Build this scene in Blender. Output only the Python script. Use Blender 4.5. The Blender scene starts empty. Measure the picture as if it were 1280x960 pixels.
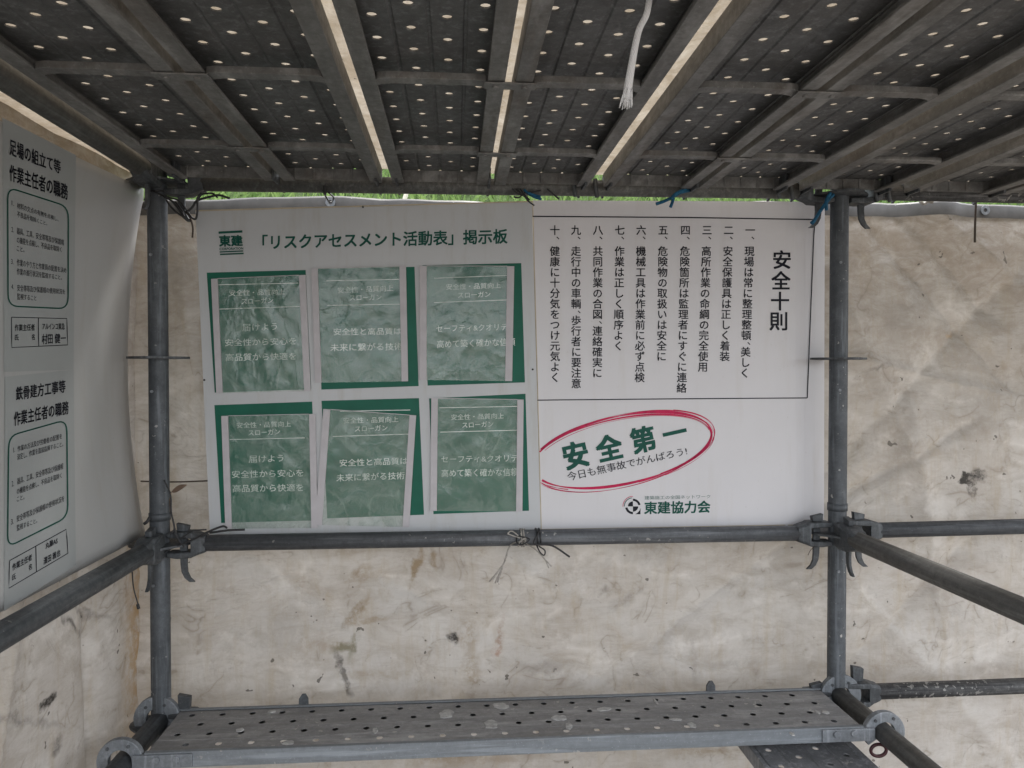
import bpy, math, random
import numpy as np
from mathutils import Vector, Matrix, noise
random.seed(7); np.random.seed(7)
S = bpy.context.scene
COL = S.collection
EYE = 1.41                                   # eye height; the scene is written relative to the eye, then lifted

# ------------------------------------------------------------------ camera
F = 930.0; PSI = math.atan(70/F); PIT = math.atan(15/F)
cam = bpy.data.cameras.new('camera'); cam.sensor_width = 36; cam.lens = F/1280*36
cam.clip_start = 0.02; cam.clip_end = 500
co = bpy.data.objects.new('camera', cam); COL.objects.link(co)
co.location = (0, 0, EYE); co.rotation_euler = (math.pi/2-PIT, 0, -PSI); S.camera = co

# ------------------------------------------------------------------ light
SUN_EL = math.radians(58); SUN_AZ = math.radians(25)      # azimuth measured from +Y towards +X
w = bpy.data.worlds.new('World'); S.world = w; w.use_nodes = True
nt = w.node_tree; nt.nodes.clear()
sky = nt.nodes.new('ShaderNodeTexSky'); sky.sky_type = 'NISHITA'; sky.sun_disc = False
sky.sun_elevation = SUN_EL; sky.sun_rotation = SUN_AZ; sky.air_density = 1.0; sky.dust_density = 4.0; sky.ozone_density = 0.6
bg = nt.nodes.new('ShaderNodeBackground'); bg.inputs[1].default_value = 0.15
mx = nt.nodes.new('ShaderNodeMixRGB'); mx.inputs[0].default_value = 0.65; mx.inputs[2].default_value = (8.8, 8.9, 9.1, 1)
wo = nt.nodes.new('ShaderNodeOutputWorld')
nt.links.new(sky.outputs[0], mx.inputs[1]); nt.links.new(mx.outputs[0], bg.inputs[0]); nt.links.new(bg.outputs[0], wo.inputs[0])
sl = bpy.data.lights.new('sun', 'SUN'); sl.energy = 1.5; sl.angle = math.radians(14); sl.color = (1, .975, .94)
so = bpy.data.objects.new('sun', sl); COL.objects.link(so)
sd = Vector((math.sin(SUN_AZ)*math.cos(SUN_EL), math.cos(SUN_AZ)*math.cos(SUN_EL), math.sin(SUN_EL)))
so.rotation_euler = sd.to_track_quat('Z', 'Y').to_euler(); so.location = (3, 6, 9)
S.view_settings.view_transform = 'Standard'; S.view_settings.look = 'None'
S.view_settings.exposure = 1.42; S.view_settings.gamma = 1
S.render.engine = 'CYCLES'; S.cycles.max_bounces = 10; S.cycles.diffuse_bounces = 6; S.cycles.transparent_max_bounces = 12
S.cycles.transmission_bounces = 6; S.cycles.sample_clamp_indirect = 6

# ------------------------------------------------------------------ rays of the photograph's camera, met with surfaces of the place
def ray(px, py):
    u = (px-640)/F; v = -(py-480)/F
    fy = math.cos(PIT)+v*math.sin(PIT); fz = -math.sin(PIT)+v*math.cos(PIT)
    return (u*math.cos(PSI)+fy*math.sin(PSI), -u*math.sin(PSI)+fy*math.cos(PSI), fz)
def at(px, py, Y):
    d = ray(px, py); t = Y/d[1]; return Vector((d[0]*t, d[1]*t, d[2]*t))
def hit(px, py, surf, lift=0.0):
    ax, fn = surf; d = ray(px, py); c = fn(0, 0); p = None
    for _ in range(7):
        if ax == 'Y':
            t = (c-lift)/d[1]; p = (d[0]*t, d[1]*t, d[2]*t); c = fn(p[0], p[2])
        else:
            t = (c+lift)/d[0]; p = (d[0]*t, d[1]*t, d[2]*t); c = fn(p[1], p[2])
    return p

# ------------------------------------------------------------------ materials
def newmat(name):
    m = bpy.data.materials.new(name); m.use_nodes = True
    return m, m.node_tree, m.node_tree.nodes['Principled BSDF']
class NB:
    def __init__(s, nt): s.nt = nt; s.N = nt.nodes; s.L = nt.links
    def n(s, t, **kw):
        x = s.N.new(t)
        for k, v in kw.items(): setattr(x, k, v)
        return x
    def link(s, a, b): s.L.new(a, b)
    def math(s, op, a, b=None, c=None, clamp=False):
        x = s.n('ShaderNodeMath', operation=op); x.use_clamp = clamp
        for i, v in enumerate((a, b, c)):
            if v is None: continue
            if isinstance(v, (int, float)): x.inputs[i].default_value = v
            else: s.link(v, x.inputs[i])
        return x.outputs[0]
    def mapping(s, vec, scale=(1, 1, 1), rot=(0, 0, 0), loc=(0, 0, 0)):
        x = s.n('ShaderNodeMapping'); s.link(vec, x.inputs[0])
        x.inputs[1].default_value = loc; x.inputs[2].default_value = rot; x.inputs[3].default_value = scale
        return x.outputs[0]
    def noise(s, vec, scale, detail=4, rough=.55, dist=0):
        x = s.n('ShaderNodeTexNoise'); s.link(vec, x.inputs['Vector'])
        x.inputs['Scale'].default_value = scale; x.inputs['Detail'].default_value = detail
        x.inputs['Roughness'].default_value = rough; x.inputs['Distortion'].default_value = dist
        return x.outputs[0]
    def ramp(s, fac, stops):
        x = s.n('ShaderNodeValToRGB'); s.link(fac, x.inputs[0]); e = x.color_ramp.elements
        while len(e) < len(stops): e.new(.5)
        for i, (p, c) in enumerate(stops):
            e[i].position = p; e[i].color = (c, c, c, 1) if isinstance(c, (int, float)) else (*c, 1)
        return x.outputs[0]
    def mix(s, fac, a, b, mode='MIX'):
        x = s.n('ShaderNodeMixRGB', blend_type=mode)
        for i, v in enumerate((fac, a, b)):
            if isinstance(v, (int, float)): x.inputs[i].default_value = v
            elif isinstance(v, tuple): x.inputs[i].default_value = (*v, 1)
            else: s.link(v, x.inputs[i])
        return x.outputs[0]
    def bump(s, h, strength, dist, normal=None):
        x = s.n('ShaderNodeBump'); x.inputs['Strength'].default_value = strength; x.inputs['Distance'].default_value = dist
        s.link(h, x.inputs['Height'])
        if normal: s.link(normal, x.inputs['Normal'])
        return x.outputs[0]
    def pos(s): return s.n('ShaderNodeNewGeometry').outputs['Position']
    def obj(s): return s.n('ShaderNodeTexCoord').outputs['Object']

def steel(name, base, dark, rust=0.0, splat=0.0, metallic=.35, rough=.55, scale=1.0, splat_scale=60, streak=(1, 1, 1)):
    m, nt, P = newmat(name); b = NB(nt); v = b.pos()
    vs = b.mapping(v, streak)
    n1 = b.noise(vs, 9*scale, 6, .65); n2 = b.noise(v, 55*scale, 5, .7); n3 = b.noise(v, 240, 3, .6)
    c = b.mix(b.ramp(n1, [(.32, 0), (.68, 1)]), dark, base)
    c = b.mix(b.ramp(n2, [(.35, .55), (.62, 0)]), c, dark)
    c = b.mix(b.ramp(n3, [(.62, 0), (.75, .35)]), c, tuple(min(1, x*2.2) for x in base))
    if rust > 0:
        r = b.math('MULTIPLY', b.ramp(b.noise(vs, 4.5, 5, .7, .6), [(.5, 0), (.66, 1)]), rust)
        c = b.mix(r, c, (.12, .075, .045))
    if splat > 0:
        sp = b.math('MULTIPLY', b.ramp(b.noise(v, splat_scale, 3, .5), [(.70-.06*splat, 0), (.715-.06*splat, 1)]),
                    b.ramp(b.noise(v, 7, 3), [(.42, 0), (.6, 1)]))
        c = b.mix(sp, c, (.42, .41, .39))
    scr = b.noise(b.mapping(v, streak if streak != (1, 1, 1) else (14, 14, .9)), 6, 4, .6)
    c = b.mix(b.ramp(scr, [(.54, 0), (.66, .40)]), c, tuple(min(1, x*1.7) for x in base))
    c = b.mix(b.ramp(scr, [(.30, .5), (.42, 0)]), c, dark)
    b.link(c, P.inputs['Base Color'])
    P.inputs['Metallic'].default_value = metallic
    b.link(b.ramp(n2, [(.3, rough+.14), (.7, rough-.08)]), P.inputs['Roughness'])
    b.link(b.bump(b.math('ADD', n2, b.math('MULTIPLY', n3, .4)), .35, .0012), P.inputs['Normal'])
    return m
M = {}
M['pole'] = steel('galvanised_pole_steel', (.13, .143, .157), (.065, .072, .08), splat=.15, splat_scale=75)
M['pipe'] = steel('galvanised_ledger_steel', (.155, .165, .178), (.075, .08, .088), rust=.12, splat=.1, streak=(.7, 14, 14))
M['polepipe'] = steel('galvanised_cross_pipe_steel', (.13, .143, .157), (.065, .072, .08), splat=.1, streak=(14, .7, 14))
M['darkpipe'] = steel('dull_transom_steel', (.17, .174, .168), (.09, .09, .087), rust=.15, streak=(14, .7, 14))
M['splatpipe'] = steel('paint_splattered_steel', (.2, .2, .2), (.04, .04, .042), splat=1.9, splat_scale=80, streak=(.7, 14, 14))
M['cast'] = steel('cast_bracket_steel', (.125, .135, .145), (.05, .055, .06), rust=.15, scale=2)
M['hook'] = steel('zinc_hook_steel', (.30, .32, .345), (.15, .165, .18), rust=.1, scale=2)
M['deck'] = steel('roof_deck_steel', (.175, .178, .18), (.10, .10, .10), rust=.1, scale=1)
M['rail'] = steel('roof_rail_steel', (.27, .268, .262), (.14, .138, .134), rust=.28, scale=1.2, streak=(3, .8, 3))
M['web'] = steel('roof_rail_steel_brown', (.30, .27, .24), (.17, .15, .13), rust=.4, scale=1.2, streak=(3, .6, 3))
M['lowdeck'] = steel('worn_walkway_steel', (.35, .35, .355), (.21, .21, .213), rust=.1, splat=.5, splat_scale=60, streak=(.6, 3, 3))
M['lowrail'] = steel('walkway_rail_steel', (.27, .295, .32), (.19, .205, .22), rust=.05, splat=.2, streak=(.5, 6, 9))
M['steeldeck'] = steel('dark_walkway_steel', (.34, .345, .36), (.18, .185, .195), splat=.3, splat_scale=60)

def plain(name, col, rough=.5, spec=.5, metallic=0, nscale=0, namp=.1):
    m, nt, P = newmat(name); b = NB(nt)
    P.inputs['Roughness'].default_value = rough; P.inputs['Metallic'].default_value = metallic
    P.inputs['Specular IOR Level'].default_value = spec
    if nscale:
        n = b.noise(b.pos(), nscale, 5, .6)
        c = b.mix(b.ramp(n, [(.3, 0), (.7, 1)]), tuple(x*(1-namp) for x in col), tuple(min(1, x*(1+namp)) for x in col))
        b.link(c, P.inputs['Base Color'])
    else: P.inputs['Base Color'].default_value = (*col, 1)
    return m
M['ink'] = plain('black_print', (.009, .010, .017), .5, .2, nscale=60, namp=.25)
M['greenfield'] = plain('green_print', (.009, .115, .075), .45, .22, nscale=14, namp=.12)
M['greenink'] = plain('dark_green_print', (.006, .082, .060), .45, .2, nscale=40, namp=.15)
M['redink'] = plain('crimson_print', (.52, .018, .085), .5, .2, nscale=60, namp=.2)
M['paleink'] = plain('pale_lettering', (.82, .86, .84), .5, .3, nscale=50, namp=.15)
M['greyink'] = plain('grey_green_print', (.09, .17, .15), .5, .4)
M['strip'] = plain('pale_lilac_tape', (.50, .48, .50), .45, .4, nscale=25, namp=.08)
M['poster'] = plain('poster_paper', (.36, .375, .375), .3, .5, nscale=5, namp=.06)
M['black_wire'] = plain('black_coated_wire', (.022, .022, .024), .5, .5)
M['brown_wire'] = plain('rusty_tie_wire', (.06, .045, .035), .7, .3)
M['blue_rope'] = plain('blue_rope', (.015, .10, .19), .7, .3, nscale=90, namp=.4)
M['twine'] = plain('grey_twine', (.36, .34, .31), .8, .2, nscale=120, namp=.25)
M['leaf'] = plain('dry_brown_leaf', (.16, .11, .08), .75, .2, nscale=50, namp=.3)
M['rubber'] = plain('red_lock_ring', (.05, .015, .018), .5, .4, nscale=60, namp=.3)
M['stake'] = plain('bleached_wood', (.5, .48, .4), .8, .2, nscale=20, namp=.2)

def rope_mat():
    m, nt, P = newmat('white_braided_rope'); b = NB(nt)
    v = b.mapping(b.pos(), (1, 1, 1), (0, .6, 0))
    wv = b.n('ShaderNodeTexWave'); b.link(v, wv.inputs[0]); wv.inputs['Scale'].default_value = 120; wv.inputs['Distortion'].default_value = 2.5
    c = b.mix(wv.outputs[1], (.84, .85, .88), (.93, .93, .94)); b.link(c, P.inputs['Base Color'])
    P.inputs['Roughness'].default_value = .8
    b.link(b.bump(wv.outputs[1], .6, .001), P.inputs['Normal'])
    return m
M['white_rope'] = rope_mat()

def board_mat(name, col, dirt, streaks=.35):
    m, nt, P = newmat(name); b = NB(nt); v = b.pos()
    n1 = b.noise(v, 3.5, 5, .6); n2 = b.noise(b.mapping(v, (9, 9, 1.2)), 3, 5, .65); n3 = b.noise(v, 90, 4, .7)
    c = b.mix(b.ramp(n1, [(.35, 0), (.7, .5)]), col, tuple(x*.9 for x in col))
    c = b.mix(b.math('MULTIPLY', b.ramp(n2, [(.52, 0), (.74, 1)]), streaks), c, dirt)
    c = b.mix(b.ramp(n3, [(.66, 0), (.78, .35)]), c, tuple(x*.72 for x in dirt))
    b.link(c, P.inputs['Base Color']); P.inputs['Roughness'].default_value = .42
    b.link(b.bump(b.math('ADD', n1, b.math('MULTIPLY', n3, .03)), .25, .004), P.inputs['Normal'])
    return m
M['board_grey'] = board_mat('grey_white_plastic_board', (.53, .545, .56), (.38, .35, .29))
M['board_white'] = board_mat('white_plastic_board', (.68, .67, .69), (.52, .48, .42), .2)
M['board_left'] = board_mat('dull_white_sheet_board', (.46, .46, .455), (.36, .33, .28), .25)
M['edge'] = plain('yellowed_board_edge', (.48, .41, .30), .6, .3, nscale=18, namp=.2)

def film_mat():
    m = bpy.data.materials.new('clear_plastic_film'); m.use_nodes = True; nt = m.node_tree; nt.nodes.clear(); b = NB(nt)
    v = b.pos()
    wob = b.noise(b.mapping(v, (1, 1, .7), (0, .6, 0)), 9, 3, .5, .6)
    vo = b.n('ShaderNodeTexVoronoi', feature='DISTANCE_TO_EDGE'); vo.inputs['Scale'].default_value = 15
    dn = b.n('ShaderNodeTexNoise'); b.link(v, dn.inputs['Vector']); dn.inputs['Scale'].default_value = 10; dn.inputs['Detail'].default_value = 3
    dv = b.n('ShaderNodeVectorMath', operation='MULTIPLY_ADD'); b.link(dn.outputs['Color'], dv.inputs[0]); dv.inputs[1].default_value = (.12, .12, .12); b.link(b.mapping(v, (1, 1, .6), (0, .5, 0)), dv.inputs[2])
    b.link(dv.outputs[0], vo.inputs['Vector']); fold = b.ramp(vo.outputs['Distance'], [(0, 1), (.05, .3), (.4, 0)])
    cloud = b.ramp(b.noise(v, 11, 6, .68, .9), [(.36, .0), (.46, .12), (.53, .60), (.58, .35), (.66, .8), (.74, 1)])
    fine = b.ramp(b.noise(v, 60, 4, .7), [(.45, 0), (.75, .25)])
    cr = b.math('ABSOLUTE', b.math('SUBTRACT', b.noise(b.mapping(v, (1, 1, .45), (0, .7, 0)), 8, 2, .5, .8), .5))
    crease = b.math('MULTIPLY', b.ramp(cr, [(.0, 1), (.012, .4), (.03, 0)]), b.ramp(b.noise(v, 5, 2), [(.5, 0), (.6, .5)]))
    milky = b.math('ADD', b.math('ADD', cloud, fine), b.math('ADD', crease, b.math('MULTIPLY', b.ramp(vo.outputs['Distance'], [(0, .12), (.012, 0)]), b.ramp(b.noise(v, 6, 3), [(.5, 0), (.62, 1)]))), clamp=True)
    tr = b.n('ShaderNodeBsdfTransparent'); tr.inputs[0].default_value = (.95, .97, .95, 1)
    di = b.n('ShaderNodeBsdfDiffuse'); di.inputs[0].default_value = (.29, .42, .35, 1)
    gl = b.n('ShaderNodeBsdfGlossy'); gl.inputs[1].default_value = .2
    bp = b.bump(b.math('ADD', b.math('MULTIPLY', wob, 1.6), b.math('MULTIPLY', fold, .07)), .45, .008)
    b.link(bp, gl.inputs['Normal'])
    m1 = b.n('ShaderNodeMixShader'); b.link(b.math('MULTIPLY', milky, .50), m1.inputs[0]); b.link(tr.outputs[0], m1.inputs[1]); b.link(di.outputs[0], m1.inputs[2])
    m2 = b.n('ShaderNodeMixShader'); m2.inputs[0].default_value = .075; b.link(m1.outputs[0], m2.inputs[1]); b.link(gl.outputs[0], m2.inputs[2])
    o = b.n('ShaderNodeOutputMaterial'); b.link(m2.outputs[0], o.inputs[0])
    return m
M['film'] = film_mat()

def tarp_mat(name, base, stains=(), trans=.35, horiz=True):
    """weathered sheet: translucent white vinyl with mildew, scuffs, fine weave, and stains that have a shape of their own"""
    m = bpy.data.materials.new(name); m.use_nodes = True; nt = m.node_tree; nt.nodes.clear(); b = NB(nt)
    v = b.pos()
    n1 = b.noise(v, 1.7, 6, .62, .5); n2 = b.noise(b.mapping(v, (1, 1, 2.4)), 8, 8, .72, .7)
    n3 = b.noise(v, 75, 5, .75); n4 = b.noise(b.mapping(v, (1.0, 1.0, 9)), 13, 5, .7); n5 = b.noise(b.mapping(v, (8, 8, .8)), 4, 5, .7, .3)
    c = b.mix(b.ramp(n1, [(.3, .75), (.68, 0)]), base, tuple(x*y for x, y in zip(base, (.78, .74, .70))))
    c = b.mix(b.ramp(n2, [(.46, 0), (.64, .55)]), c, tuple(x*y for x, y in zip(base, (.66, .61, .55))))
    c = b.mix(b.ramp(n4, [(.55, 0), (.7, .30)]), c, tuple(x*y for x, y in zip(base, (.62, .58, .54))))
    c = b.mix(b.ramp(n5, [(.50, 0), (.68, .48)]), c, tuple(x*y for x, y in zip(base, (.75, .66, .52))))
    c = b.mix(b.math('MULTIPLY', b.ramp(n3, [(.60, 0), (.72, .55)]), b.ramp(n2, [(.4, .2), (.6, 1)])), c, tuple(x*.45 for x in base))
    n6 = b.noise(b.mapping(v, (1, 1, 1.6), (0, .5, 0)), 4.2, 7, .74, 1.1)
    c = b.mix(b.ramp(n6, [(.50, 0), (.66, .45)]), c, tuple(x*y for x, y in zip(base, (.66, .60, .54))))
    c = b.mix(b.ramp(n6, [(.34, .35), (.46, 0)]), c, tuple(min(1, x*1.14) for x in base))
    for (sc_, st_, rt_, dk_) in ((3.2, (1, 1, 1.5), .7, 1), (5.5, (1, 1, .8), -.5, 1), (2.3, (1, 1, 2.2), .25, 0)):
        q1_ = b.math('ABSOLUTE', b.math('SUBTRACT', b.noise(b.mapping(v, st_, (0, rt_, rt_)), sc_, 3, .5, .7), .5))
        brk = b.ramp(b.noise(v, 4+sc_, 5, .7), [(.5, 0), (.6, 1)])
        if dk_: c = b.mix(b.math('MULTIPLY', b.ramp(q1_, [(0, .75), (.008, .25), (.03, 0)]), brk), c, tuple(x*y for x, y in zip(base, (.52, .47, .41))))
        else: c = b.mix(b.math('MULTIPLY', b.ramp(q1_, [(0, .6), (.03, .35), (.07, 0)]), brk), c, tuple(min(1, x*1.25) for x in base))
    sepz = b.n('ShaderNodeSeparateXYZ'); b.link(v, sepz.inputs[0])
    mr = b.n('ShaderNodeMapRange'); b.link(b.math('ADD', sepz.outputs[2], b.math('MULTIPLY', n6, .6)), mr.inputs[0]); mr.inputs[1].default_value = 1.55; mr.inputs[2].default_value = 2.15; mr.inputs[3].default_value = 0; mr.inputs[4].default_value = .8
    top_tone = b.math('MULTIPLY', mr.outputs[0], b.ramp(b.noise(b.mapping(v, (1.5, 1.5, 3)), 9, 7, .75, .8), [(.36, .1), (.60, 1)]))  # sheet colour darkens towards the top, in noisy patches
    c = b.mix(top_tone, c, tuple(x*y for x, y in zip(base, (.50, .44, .37))))
    spk = b.ramp(b.noise(v, 38, 2, .5), [(.735, 0), (.75, .8)])
    c = b.mix(spk, c, (.08, .07, .06))
    wn = b.n('ShaderNodeTexNoise'); b.link(v, wn.inputs['Vector']); wn.inputs['Scale'].default_value = 30; wn.inputs['Detail'].default_value = 5
    off = b.n('ShaderNodeVectorMath', operation='MULTIPLY_ADD'); b.link(wn.outputs['Color'], off.inputs[0])
    off.inputs[1].default_value = (.05, .05, .05)
    sub = b.n('ShaderNodeVectorMath', operation='SUBTRACT'); b.link(v, sub.inputs[0]); sub.inputs[1].default_value = (.025, .025, .025)
    b.link(sub.outputs[0], off.inputs[2]); vd = off.outputs[0]
    rag = b.noise(v, 26, 5, .75)
    for (px, pz, rx, rz, ang, col, strg, soft) in stains:      # centre along the sheet and height, half sizes
        a = b.n('ShaderNodeVectorMath', operation='SUBTRACT'); b.link(vd, a.inputs[0])
        a.inputs[1].default_value = (px, 0, pz+EYE) if horiz else (0, px, pz+EYE)
        mp = b.n('ShaderNodeMapping', vector_type='TEXTURE'); b.link(a.outputs[0], mp.inputs[0])
        if horiz: mp.inputs[2].default_value = (0, -ang, 0); mp.inputs[3].default_value = (rx, 1e3, rz)
        else: mp.inputs[2].default_value = (ang, 0, 0); mp.inputs[3].default_value = (1e3, rx, rz)
        ln = b.n('ShaderNodeVectorMath', operation='LENGTH'); b.link(mp.outputs[0], ln.inputs[0])
        ms = b.ramp(ln.outputs['Value'], [(max(0, 1-soft), 1), (1, 0)])
        ms = b.math('MULTIPLY', ms, b.ramp(rag, [(.38, .15), (.55, 1)]))
        c = b.mix(b.math('MULTIPLY', ms, strg), c, col)
    cr = b.math('ABSOLUTE', b.math('SUBTRACT', b.noise(b.mapping(v, (1, 1, 1.3), (0, .6, .3)), 2.6, 5, .6, 1.0), .5))
    n6_ = b.noise(b.mapping(v, (1, 1, .6), (0, .8, 0)), 6.5, 4, .6, 1.6)
    h = b.math('ADD', b.math('MULTIPLY', b.ramp(cr, [(0, 0), (.05, 1)]), .18), b.math('MULTIPLY', n2, .35))
    h = b.math('ADD', h, b.math('MULTIPLY', n3, .08)); h = b.math('ADD', h, b.math('MULTIPLY', n6_, .45))
    bp = b.bump(h, .75, .011)
    di = b.n('ShaderNodeBsdfDiffuse'); tl = b.n('ShaderNodeBsdfTranslucent'); gl = b.n('ShaderNodeBsdfGlossy'); gl.inputs[1].default_value = .55
    b.link(c, di.inputs[0]); b.link(b.mix(1.0, c, (1, .96, .90), 'MULTIPLY'), tl.inputs[0])
    for s_ in (di, tl, gl): b.link(bp, s_.inputs['Normal'])
    m1 = b.n('ShaderNodeMixShader'); m1.inputs[0].default_value = trans
    b.link(di.outputs[0], m1.inputs[1]); b.link(tl.outputs[0], m1.inputs[2])
    m2 = b.n('ShaderNodeMixShader'); m2.inputs[0].default_value = .035
    b.link(m1.outputs[0], m2.inputs[1]); b.link(gl.outputs[0], m2.inputs[2])
    o = b.n('ShaderNodeOutputMaterial'); b.link(m2.outputs[0], o.inputs[0])
    return m
BR = (.24, .17, .09); MO = (.13, .12, .055); DK = (.045, .04, .035); GY = (.27, .245, .22)
def sp(px, py, Y=2.10): p = at(px, py, Y); return p.x, p.z
back_stains = []
for (px, py, rx, ry, ang, col, s_, soft) in [
    (446, 725, 14, 10, .5, BR, .55, .8), (520, 712, 3.5, 26, -.28, BR, .8, .6), (541, 702, 3, 14, .05, BR, .7, .6),
    (443, 772, 4, 22, -.65, BR, .7, .6), (462, 783, 18, 2, .1, BR, .5, .6), (424, 816, 11, 6, 0, MO, .75, .6), (438, 815, 3, 17, -.25, MO, .6, .7),
    (426, 848, 2.2, 26, .35, DK, .7, .5), (402, 812, 30, 8, 0, BR, .35, .9), (567, 802, 6, 5, 0, DK, 1, .4), (586, 800, 11, 20, 0, BR, .55, .8),
    (589, 844, 10, 26, 0, BR, .6, .8), (627, 800, 2.0, 26, -.14, (.27, .15, .09), .6, .7), (620, 823, 4, 4, 0, (.3, .13, .07), .6, .7),
    (680, 842, 40, 6, .05, GY, .6, .9), (788, 752, 24, 6, .55, GY, .75, .8), (757, 741, 6, 4, 0, GY, .9, .7), (872, 835, 3.5, 22, 0, GY, .7, .7),
    (820, 845, 26, 6, 0, GY, .7, .9), (925, 835, 50, 5, .05, GY, .55, .9), (465, 850, 40, 5, 0, BR, .4, .9), (430, 690, 45, 12, 0, BR, .4, .9),
    (820, 690, 60, 20, .2, GY, .5, .9), (340, 790, 60, 30, .3, GY, .3, .9), (220, 340, 24, 60, 0, GY, .5, .9),
    (1217, 600, 9, 6, 0, DK, 1, .15), (1229, 596, 6, 10, .5, DK, .8, .4), (1222, 613, 5, 4, 0, DK, .9, .4),
    (1120, 300, 90, 18, .1, (.30, .25, .20), .6, .9), (1240, 320, 60, 30, .4, (.30, .25, .20), .5, .9), (1140, 390, 70, 30, .8, GY, .45, .9),
    (1100, 460, 16, 3, .25, DK, .5, .9), (1205, 419, 3, 2, 0, (.45, .3, .15), .5, .8), (1240, 500, 60, 40, 0, GY, .35, .9), (1175, 740, 20, 50, .2, GY, .4, .9),
    (1130, 560, 14, 80, -.2, GY, .5, .9), (1196, 770, 22, 30, .3, GY, .35, .9), (1100, 840, 40, 12, .2, BR, .3, .9),
    (560, 955, 90, 10, 0, BR, .55, .9), (880, 945, 60, 6, 0, BR, .5, .9), (330, 950, 60, 6, 0, BR, .45, .9), (206, 640, 14, 70, 0, BR, .35, .9),
    ]:
    x, z = sp(px, py); k = 2.12/F
    back_stains.append((x, z, rx*k*1.25+.006, ry*k*1.25+.006, ang, col, s_, soft))
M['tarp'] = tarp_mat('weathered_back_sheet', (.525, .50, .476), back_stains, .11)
side_stains = []
for (px, py, rx, ry, ang, col, s_, soft) in [(168, 800, 22, 200, 0, (.36, .23, .10), 1, .95), (176, 400, 14, 160, 0, (.40, .29, .15), .5, .9),
    (62, 877, 6, 3.5, .3, DK, 1, .4), (20, 900, 46, 3, -.5, DK, .45, .8), (105, 765, 30, 2.0, -.45, DK, .4, .8), (72, 930, 3, 8, -.3, DK, .6, .5), (86, 780, 12, 3, -.7, DK, .7, .7)]:
    d = ray(px, py); t = -.90/d[0]; side_stains.append((d[1]*t, d[2]*t, rx*.0021*1.25/.45+.006, ry*.0021*1.2+.006, ang, col, s_, soft))
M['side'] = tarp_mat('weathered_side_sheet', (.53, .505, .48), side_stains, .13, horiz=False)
M['roofsheet'] = tarp_mat('cream_roof_sheet', (.60, .565, .50), (), .31)
M['hem'] = plain('grey_sheet_hem', (.095, .092, .088), .55, .4, nscale=22, namp=.25)

def ground_mat(name, c1, c2, scale):
    m, nt, P = newmat(name); b = NB(nt); v = b.pos()
    n = b.noise(v, scale, 8, .7); n2 = b.noise(v, scale*12, 4, .7)
    c = b.mix(b.ramp(n, [(.35, 0), (.65, 1)]), c1, c2); c = b.mix(b.ramp(n2, [(.45, .5), (.6, 0)]), c, tuple(x*.5 for x in c1))
    b.link(c, P.inputs['Base Color']); P.inputs['Roughness'].default_value = .95
    b.link(b.bump(n2, .8, .02), P.inputs['Normal']); return m
M['ground'] = ground_mat('trodden_gravel', (.20, .18, .155), (.34, .31, .27), 2.5)
M['bank'] = ground_mat('grassy_soil', (.055, .10, .022), (.11, .18, .045), 3)
def grass_mat():
    m, nt, P = newmat('grass_blades'); b = NB(nt)
    n = b.noise(b.pos(), 5, 4, .7); c = b.mix(b.ramp(n, [(.35, 0), (.65, 1)]), (.06, .14, .02), (.20, .30, .07))
    b.link(c, P.inputs['Base Color']); P.inputs['Roughness'].default_value = .7
    return m
M['grass'] = grass_mat()

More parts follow.
